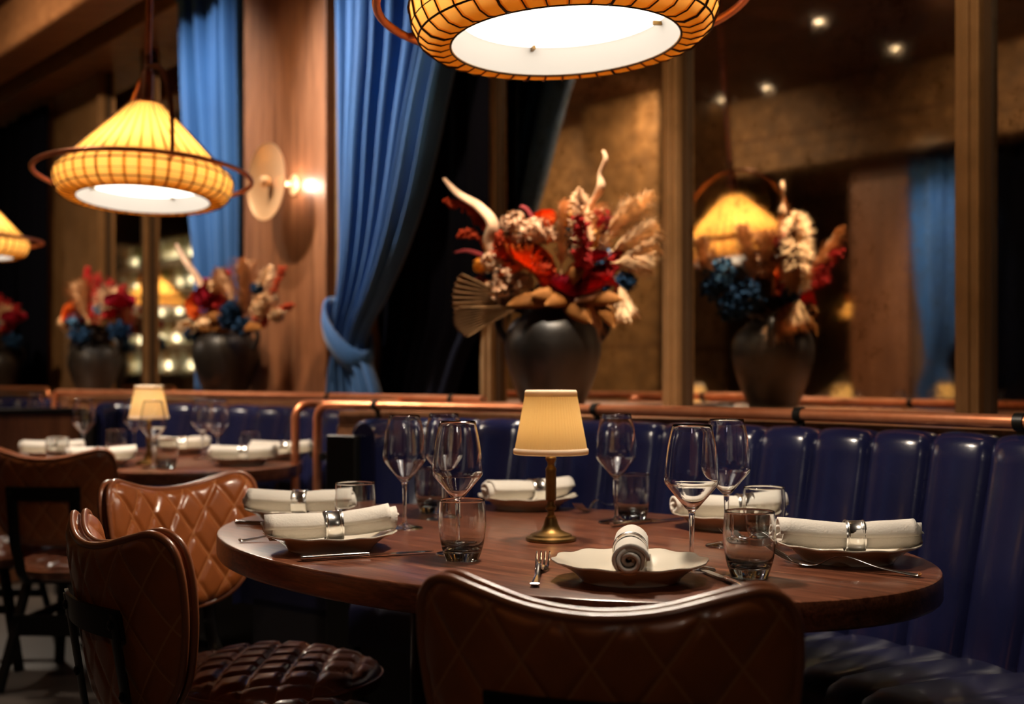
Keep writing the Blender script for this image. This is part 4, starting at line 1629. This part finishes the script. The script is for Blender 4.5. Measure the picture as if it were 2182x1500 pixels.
UD = 4.07
uc = Vector(((1178 - CX) / FPX * UD, UD, LEDGE - 0.012))
urn('large dark two handled urn on the ledge before the mirror', uc, math.radians(4), 0.98)
fa = thing('flower_arrangement', 'dried flower arrangement in the large urn on the ledge', 'flowers', (uc.x, uc.y, uc.z + 0.33), group='dried flower arrangements')
fo = Vector(fa.location)


def F(x, y, dd=0.0):         # place in the bouquet: image point at the urn's depth (+dd towards the camera)
    return at(x, y, UD - dd) - fo


def B(x, y, dd=0.0):         # the same for its mirror image
    k_ = (mir(uc)).y
    return mir(at(x, y, k_ - dd)) - fo


STEM = Vector((0, 0, 0.0))
fl_strap(fa, 'curled_palm_sheath', 'cream', [F(1110, 640), F(1072, 575, .03), F(1042, 520, .06), F(1050, 478, .07), F(1020, 440, .07), F(975, 412, .06), F(946, 380, .05)], [0.012, 0.02, 0.03, 0.032, 0.027, 0.019, 0.008], 0.35)
fl_strap(fa, 'twisted_driftwood', 'cream', [F(1215, 620), F(1235, 500), F(1242, 455, .02), F(1262, 430, .02), F(1280, 398, .03), F(1278, 370, .03), F(1290, 340, .03), F(1285, 321, .03)], [0.006, 0.007, 0.008, 0.012, 0.02, 0.009, 0.011, 0.008], 0.5)
for i, (x, y, r_, cl) in enumerate([(1130, 545, .075, 'orange'), (1100, 560, .06, 'orange'), (1160, 580, .06, 'rust'), (1155, 470, .04, 'orange'), (1238, 585, .042, 'orange'), (1075, 540, .04, 'rust')]):
    fl_rose(fa, 'orange_rose', cl, F(x, y, .08), r_, i)
for i, (x, y, r_, cl) in enumerate([(1205, 605, .05, 'crimson'), (1262, 595, .06, 'red'), (1240, 615, .05, 'crimson'), (1285, 590, .045, 'red'), (1195, 625, .04, 'crimson'), (1262, 545, .045, 'crimson')]):
    fl_rose(fa, 'crimson_flower', cl, F(x, y, .09), r_, 20 + i)
for i, (x, y, r_) in enumerate([(1082, 588, .05), (1108, 600, .045), (1060, 620, .045), (1140, 490, .05), (1115, 500, .05), (1095, 475, .04), (1165, 500, .035), (1048, 560, .035)]):
    fl_cluster(fa, 'cream_statice', 'cream', F(x, y, .09), r_ * 1.15, 100, 0.011, 40 + i)
for i, (x, y, r_) in enumerate([(1026, 566, .028), (1168, 606, .034), (1215, 468, .034), (1072, 590, .02)]):
    fl_cluster(fa, 'ochre_button_flower', 'ochre', F(x, y, .08), r_, 90, 0.008, 60 + i, 1.0)
for i, (x, y, r_, cl) in enumerate([(1224, 490, .042, 'sky'), (1228, 515, .04, 'blue'), (1053, 580, .035, 'blue'), (1332, 600, .042, 'blue')]):
    fl_cluster(fa, 'blue_hydrangea', cl, F(x, y, .06), r_, 80, 0.012, 80 + i)
for i, (x, y, r_) in enumerate([(1275, 470, .05), (1300, 480, .04), (1255, 500, .04), (1040, 605, .05)]):
    fl_cluster(fa, 'burgundy_hydrangea', 'burgundy' if i else 'red', F(x, y, .04), r_, 70, 0.012, 95 + i)
for i, (x0, y0, x1, y1, w) in enumerate([(1195, 585, 1204, 425, .034), (1285, 520, 1390, 408, .036), (1295, 540, 1392, 480, .045), (1300, 560, 1375, 560, .04), (1310, 590, 1330, 660, .04), (1290, 500, 1345, 440, .045), (1310, 560, 1392, 520, .04)]):
    fl_plume(fa, 'pampas_plume', 'wheat' if i else 'pampas', F(x0, y0, .08), F(x1, y1, .08), w, 300, 110 + i)
for i, pts in enumerate([[(1100, 560), (1060, 500), (1010, 450), (955, 432)], [(1100, 580), (1050, 530), (1010, 500), (980, 498)], [(1090, 540), (1060, 510), (1020, 470), (1000, 440)], [(1290, 570), (1310, 545), (1330, 520)], [(1280, 600), (1305, 575), (1320, 560)]]):
    fl_spike(fa, 'red_amaranth', 'rust' if i < 3 else 'red', [F(x, y, .05) for x, y in pts], 0.016, 150, 130 + i)
for i, pts in enumerate([[(1120, 600), (1050, 555), (1000, 535), (968, 538)], [(1130, 520), (1105, 480), (1085, 465)], [(1150, 500), (1125, 450), (1108, 440)]]):
    fl_strap(fa, 'dry_bark_curl', 'burgundy', [F(x, y, .06) for x, y in pts], [0.008, 0.011, 0.009, 0.004][:len(pts)], 0.5)
for i, (x, y) in enumerate([(1262, 500), (1250, 520)]):
    fl_strap(fa, 'orange_banksia', 'ochre', [F(x - 8, y + 60, .08), F(x, y, .08), F(x + 4, y - 12, .08)], [0.022, 0.024, 0.012], 1.0)
fl_fan(fa, 'palm_fan', 'tan', F(1110, 640, .1), F(968, 640, .14), 0.085)
fl_fan(fa, 'palm_fan', 'tan', F(1100, 655, .1), F(972, 690, .16), 0.05)
for x0, y0, x1, y1, w in [(1180, 640, 1080, 650, .03), (1190, 640, 1130, 628, .03), (1215, 640, 1160, 650, .03), (1200, 645, 1262, 690, .035), (1230, 640, 1330, 640, .03), (1220, 600, 1245, 575, .03), (1270, 640, 1310, 700, .03)]:
    fl_leaf(fa, 'bronze_leaf', 'bronze', F(x0, y0, .08), F(x1, y1, .16), w)
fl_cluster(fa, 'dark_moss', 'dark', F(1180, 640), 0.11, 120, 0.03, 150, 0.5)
fl_strap(fa, 'pale_twig', 'cream', [F(1225, 640, .12), F(1262, 632, .14), F(1282, 618, .14)], [0.010, 0.011, 0.006], 0.8)
# the side that the mirror shows
for i, (x, y, r_, cl) in enumerate([(1532, 580, .075, 'sky'), (1525, 610, .07, 'blue'), (1590, 630, .085, 'blue'), (1560, 655, .07, 'blue')]):
    fl_cluster(fa, 'blue_hydrangea', cl, B(x, y, .12), r_, 110, 0.013, 170 + i)
for i, (x0, y0, x1, y1, w) in enumerate([(1670, 640, 1685, 510, .075), (1700, 620, 1800, 480, .03), (1610, 620, 1580, 480, .05), (1530, 620, 1490, 510, .05), (1640, 600, 1630, 500, .06), (1680, 640, 1660, 700, .05)]):
    fl_plume(fa, 'pampas_plume', 'pampas', B(x0, y0, .12), B(x1, y1, .12), w, 320, 190 + i)
for i, pts in enumerate([[(1690, 640), (1740, 580), (1785, 535)], [(1680, 650), (1720, 610), (1760, 590)]]):
    fl_spike(fa, 'red_amaranth', 'red', [B(x, y, .12) for x, y in pts], 0.028, 220, 210 + i)
fl_cluster(fa, 'cream_statice', 'cream', B(1620, 560, .1), 0.07, 90, 0.014, 220)

# second arrangement
UD2 = 6.15
uc2 = Vector(((481 - CX) / FPX * UD2, UD2, LEDGE + 0.002))
urn('dark two handled urn on the ledge before the panelled pier', uc2, math.radians(-20), 1.0)
fb = thing('flower_arrangement', 'dried flowers with tall pampas in the urn before the pier', 'flowers', (uc2.x, uc2.y, uc2.z + 0.33), group='dried flower arrangements')
fo2 = Vector(fb.location)


def on_wall_plane(x, y, n):
    r_ = (x - CX) / FPX
    return at(x, y, n / (NV.x * r_ + NV.y))


G = lambda x, y, dd=0.0: on_wall_plane(x, y, fo2.dot(NV) - dd) - fo2
fl_plume(fb, 'pampas_plume', 'pampas', G(525, 690, .1), G(522, 560, .1), .075, 380, 301)
fl_plume(fb, 'pampas_plume', 'pampas', G(500, 660, .1), G(470, 575, .1), .05, 260, 302)
fl_plume(fb, 'pampas_plume', 'wheat', G(540, 660, .1), G(575, 565, .1), .03, 160, 303)
fl_plume(fb, 'pampas_plume', 'wheat', G(470, 680, .1), G(385, 700, .1), .05, 240, 304)
fl_strap(fb, 'curled_palm_sheath', 'cream', [G(450, 660, .05), G(425, 600, .08), G(395, 555, .08), G(376, 520, .08)], [0.02, 0.022, 0.02, 0.008], 0.4)
for i, (x, y, r_, cl) in enumerate([(432, 650, .07, 'orange'), (455, 620, .05, 'crimson'), (440, 632, .05, 'crimson'), (480, 650, .05, 'red')]):
    fl_rose(fb, 'red_rose', cl, G(x, y, .1), r_, 310 + i)
for i, (x, y, r_, cl) in enumerate([(495, 660, .06, 'blue'), (490, 680, .06, 'blue'), (520, 695, .06, 'blue'), (410, 712, .05, 'blue'), (548, 615, .03, 'blue')]):
    fl_cluster(fb, 'blue_hydrangea', cl, G(x, y, .12), r_, 90, 0.014, 320 + i)
for i, (x, y, r_) in enumerate([(560, 655, .06), (570, 640, .05), (460, 608, .045), (590, 672, .035), (440, 690, .06)]):
    fl_cluster(fb, 'cream_statice', 'wheat', G(x, y, .1), r_, 80, 0.016, 330 + i)
for i, pts in enumerate([[(540, 690), (575, 640), (605, 570)], [(550, 700), (580, 670), (620, 650)], [(490, 660), (470, 610), (490, 580)], [(480, 670), (455, 630), (440, 600)]]):
    fl_spike(fb, 'red_amaranth', 'rust' if i < 2 else 'red', [G(x, y, .08) for x, y in pts], 0.02, 160, 340 + i)
for x0, y0, x1, y1 in [(470, 700, 420, 700), (490, 705, 380, 690), (500, 705, 560, 700), (480, 690, 440, 670)]:
    fl_leaf(fb, 'bronze_leaf', 'bronze', G(x0, y0, .05), G(x1, y1, .15), .035)
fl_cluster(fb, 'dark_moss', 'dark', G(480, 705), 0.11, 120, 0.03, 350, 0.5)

# third arrangement
UD3 = 7.45
uc3 = Vector(((200 - CX) / FPX * UD3, UD3, LEDGE + 0.006))
urn('dark urn on the ledge at left beside the brown mullion', uc3, math.radians(-20), 0.94)
fc = thing('flower_arrangement', 'dried red and cream flowers in the left urn', 'flowers', (uc3.x, uc3.y, uc3.z + 0.32), group='dried flower arrangements')
fo3 = Vector(fc.location)
G = lambda x, y, dd=0.0: on_wall_plane(x, y, fo3.dot(NV) - dd) - fo3
for i, (x0, y0, x1, y1, w) in enumerate([(190, 690, 165, 610, .07), (210, 690, 235, 625, .07), (185, 690, 180, 600, .06), (110, 700, 100, 690, .06)][:3]):
    fl_plume(fc, 'pampas_plume', 'pampas', G(x0, y0, .1), G(x1, y1, .1), w, 260, 401 + i)
for i, pts in enumerate([[(200, 690), (190, 620), (187, 575)], [(210, 690), (225, 640), (235, 600)], [(230, 690), (255, 640), (262, 615)], [(215, 690), (210, 640), (208, 590)]]):
    fl_spike(fc, 'red_amaranth', 'red', [G(x, y, .08) for x, y in pts], 0.03, 200, 410 + i)
for i, (x, y, r_, cl) in enumerate([(150, 660, .07, 'orange'), (255, 640, .07, 'crimson'), (170, 670, .06, 'rust'), (238, 665, .05, 'red')]):
    fl_rose(fc, 'red_rose', cl, G(x, y, .1), r_, 420 + i)
for i, (x, y, r_, cl) in enumerate([(163, 685, .06, 'sky'), (255, 705, .07, 'blue'), (172, 715, .07, 'blue'), (215, 660, .04, 'sky')]):
    fl_cluster(fc, 'blue_hydrangea', cl, G(x, y, .12), r_, 80, 0.017, 430 + i)
fl_cluster(fc, 'cream_statice', 'wheat', G(140, 690, .1), .05, 70, 0.018, 440)
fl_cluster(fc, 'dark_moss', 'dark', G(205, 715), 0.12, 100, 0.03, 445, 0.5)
UD4 = 9.2
uc4 = Vector(((-2 - CX) / FPX * UD4, UD4, LEDGE + 0.006))
u4 = urn('dark urn cut by the left edge of the photo', uc4, 0.4, 0.94)
dup(fc, Vector((uc4.x, uc4.y, uc4.z + 0.32)), 0.0, 'dried flowers cut by the left edge of the photo')


# ------------------------------------------------------------------ lit bottle shelves, seen in the mirrors
BOT = None
bott_mats = []
for k_, c in dict(green=(0.10, 0.16, 0.04), amber=(0.30, 0.13, 0.03), cream=(0.75, 0.68, 0.45), clear=(0.6, 0.62, 0.55)).items():
    bott_mats.append(mat('bottle_' + k_, c, 0.15))
bprof = [(0.0, 0.0), (0.036, 0.0), (0.038, 0.004), (0.038, 0.18), (0.030, 0.215), (0.015, 0.245), (0.013, 0.30), (0.0155, 0.302), (0.0155, 0.315), (0.0, 0.316)]
BOTS = []
for i, m_ in enumerate(bott_mats):
    mb = MB()
    mb.lathe(bprof, 14)
    me = bpy.data.meshes.new('bottle')
    me.from_pydata(mb.v, [], mb.f)
    me.polygons.foreach_set('use_smooth', [True] * len(me.polygons))
    me.materials.append(m_)
    BOTS.append(me)


def bottle_shelf(label, c, face, width, nsh, z0, dz, nb, group, lab_b):
    """face = direction the shelves look to"""
    rz = math.atan2(face.y, face.x) + PI / 2
    t = thing('bottle_shelf', label, 'shelf', (c.x, c.y, 0), rz)
    H = z0 + nsh * dz
    mb = MB()
    mb.box((0, 0.17, H / 2), (width, 0.02, H))
    mb.build('back_panel', M['stone'], t, smooth=False)
    for sg in (-1, 1):
        mb = MB()
        mb.box((sg * width / 2, 0, H / 2), (0.04, 0.34, H))
        mb.build('side_panel', M['wall_dark'], t, smooth=False)
    mb = MB()
    mb.box((0, -0.02, z0 / 2 - 0.02), (width - 0.04, 0.32, z0 - 0.04))
    mb.build('cabinet', M['wall_dark'], t, smooth=False)
    rnd = random.Random(int(c.x * 100))
    R = Matrix.Rotation(rz, 3, 'Z')
    for i in range(nsh):
        z = z0 + i * dz
        mb = MB()
        mb.box((0, 0, z - 0.012), (width - 0.04, 0.32, 0.024))
        s = mb.build('shelf_board', M['wall_dark'], t, smooth=False)
        mb = MB()
        mb.box((0, 0.14, z + dz * 0.30), (width - 0.1, 0.012, dz * 0.28))
        mb.build('light_strip', M['strip'], t, smooth=False)
        for k_ in range(nb):
            if rnd.random() < 0.12:
                continue
            o = bpy.data.objects.new('bottle', rnd.choice(BOTS))
            COL.objects.link(o)
            x = -width / 2 + 0.09 + (width - 0.18) * k_ / (nb - 1)
            o.location = Vector((c.x, c.y, 0)) + R @ Vector((x, rnd.uniform(-0.06, 0.0), z))
            o.scale = (1, 1, min(1.0, dz / 0.36) * rnd.uniform(0.8, 1))
            tag(o, lab_b, 'bottle', group)
    return t


cs = mir(at(345, 800, 15.7))
bottle_shelf('lit bottle shelves mirrored between the left urns', cs, NV, 2.6, 5, 1.15, 0.36, 15, 'bottles on the lit shelves at left', 'bottle on the lit shelves mirrored at left')
cs = mir(at(1765, 800, 16.4))
bottle_shelf('lit bottle shelves mirrored behind the big urn', cs, NV, 1.5, 4, 0.85, 0.36, 8, 'bottles on the lit shelves at right', 'bottle on the lit shelves mirrored at right')

# laid tables across the room, mirrored low in the right panes
for i, (x, D, w1, w2) in enumerate([(1795, 7.6, 'left', 'small cream lamp mirrored low behind the big urn'), (2015, 8.7, 'right', 'small cream lamp mirrored low near the right mullion')]):
    mt = mir(Vector(((x - CX) / FPX * D, D, 0)))
    oval_table('walnut table across the room, the %s of two mirrored low at right' % w1, (mt.x, mt.y), 0.6 + i, 0.7, 0.5)
    dup(L1, Vector((mt.x, mt.y, TZ)), 0, w2)
    for k_ in range(4):
        a = k_ * PI / 2 + 0.4
        p = Vector((mt.x + 0.42 * math.cos(a), mt.y + 0.34 * math.sin(a), TZ + 0.0003))
        dup(wg, p + Vector((0.1, 0, 0)), 0, 'wine glass on the %s table mirrored low at right' % w1, 'wine glasses on the %s mirrored table' % w1)
        napkin('rolled napkin on the %s table mirrored low at right' % w1, p + Vector((-0.05, 0, 0.028)), (0, 0, a), 50 + k_)['group'] = 'napkins on the %s mirrored table' % w1
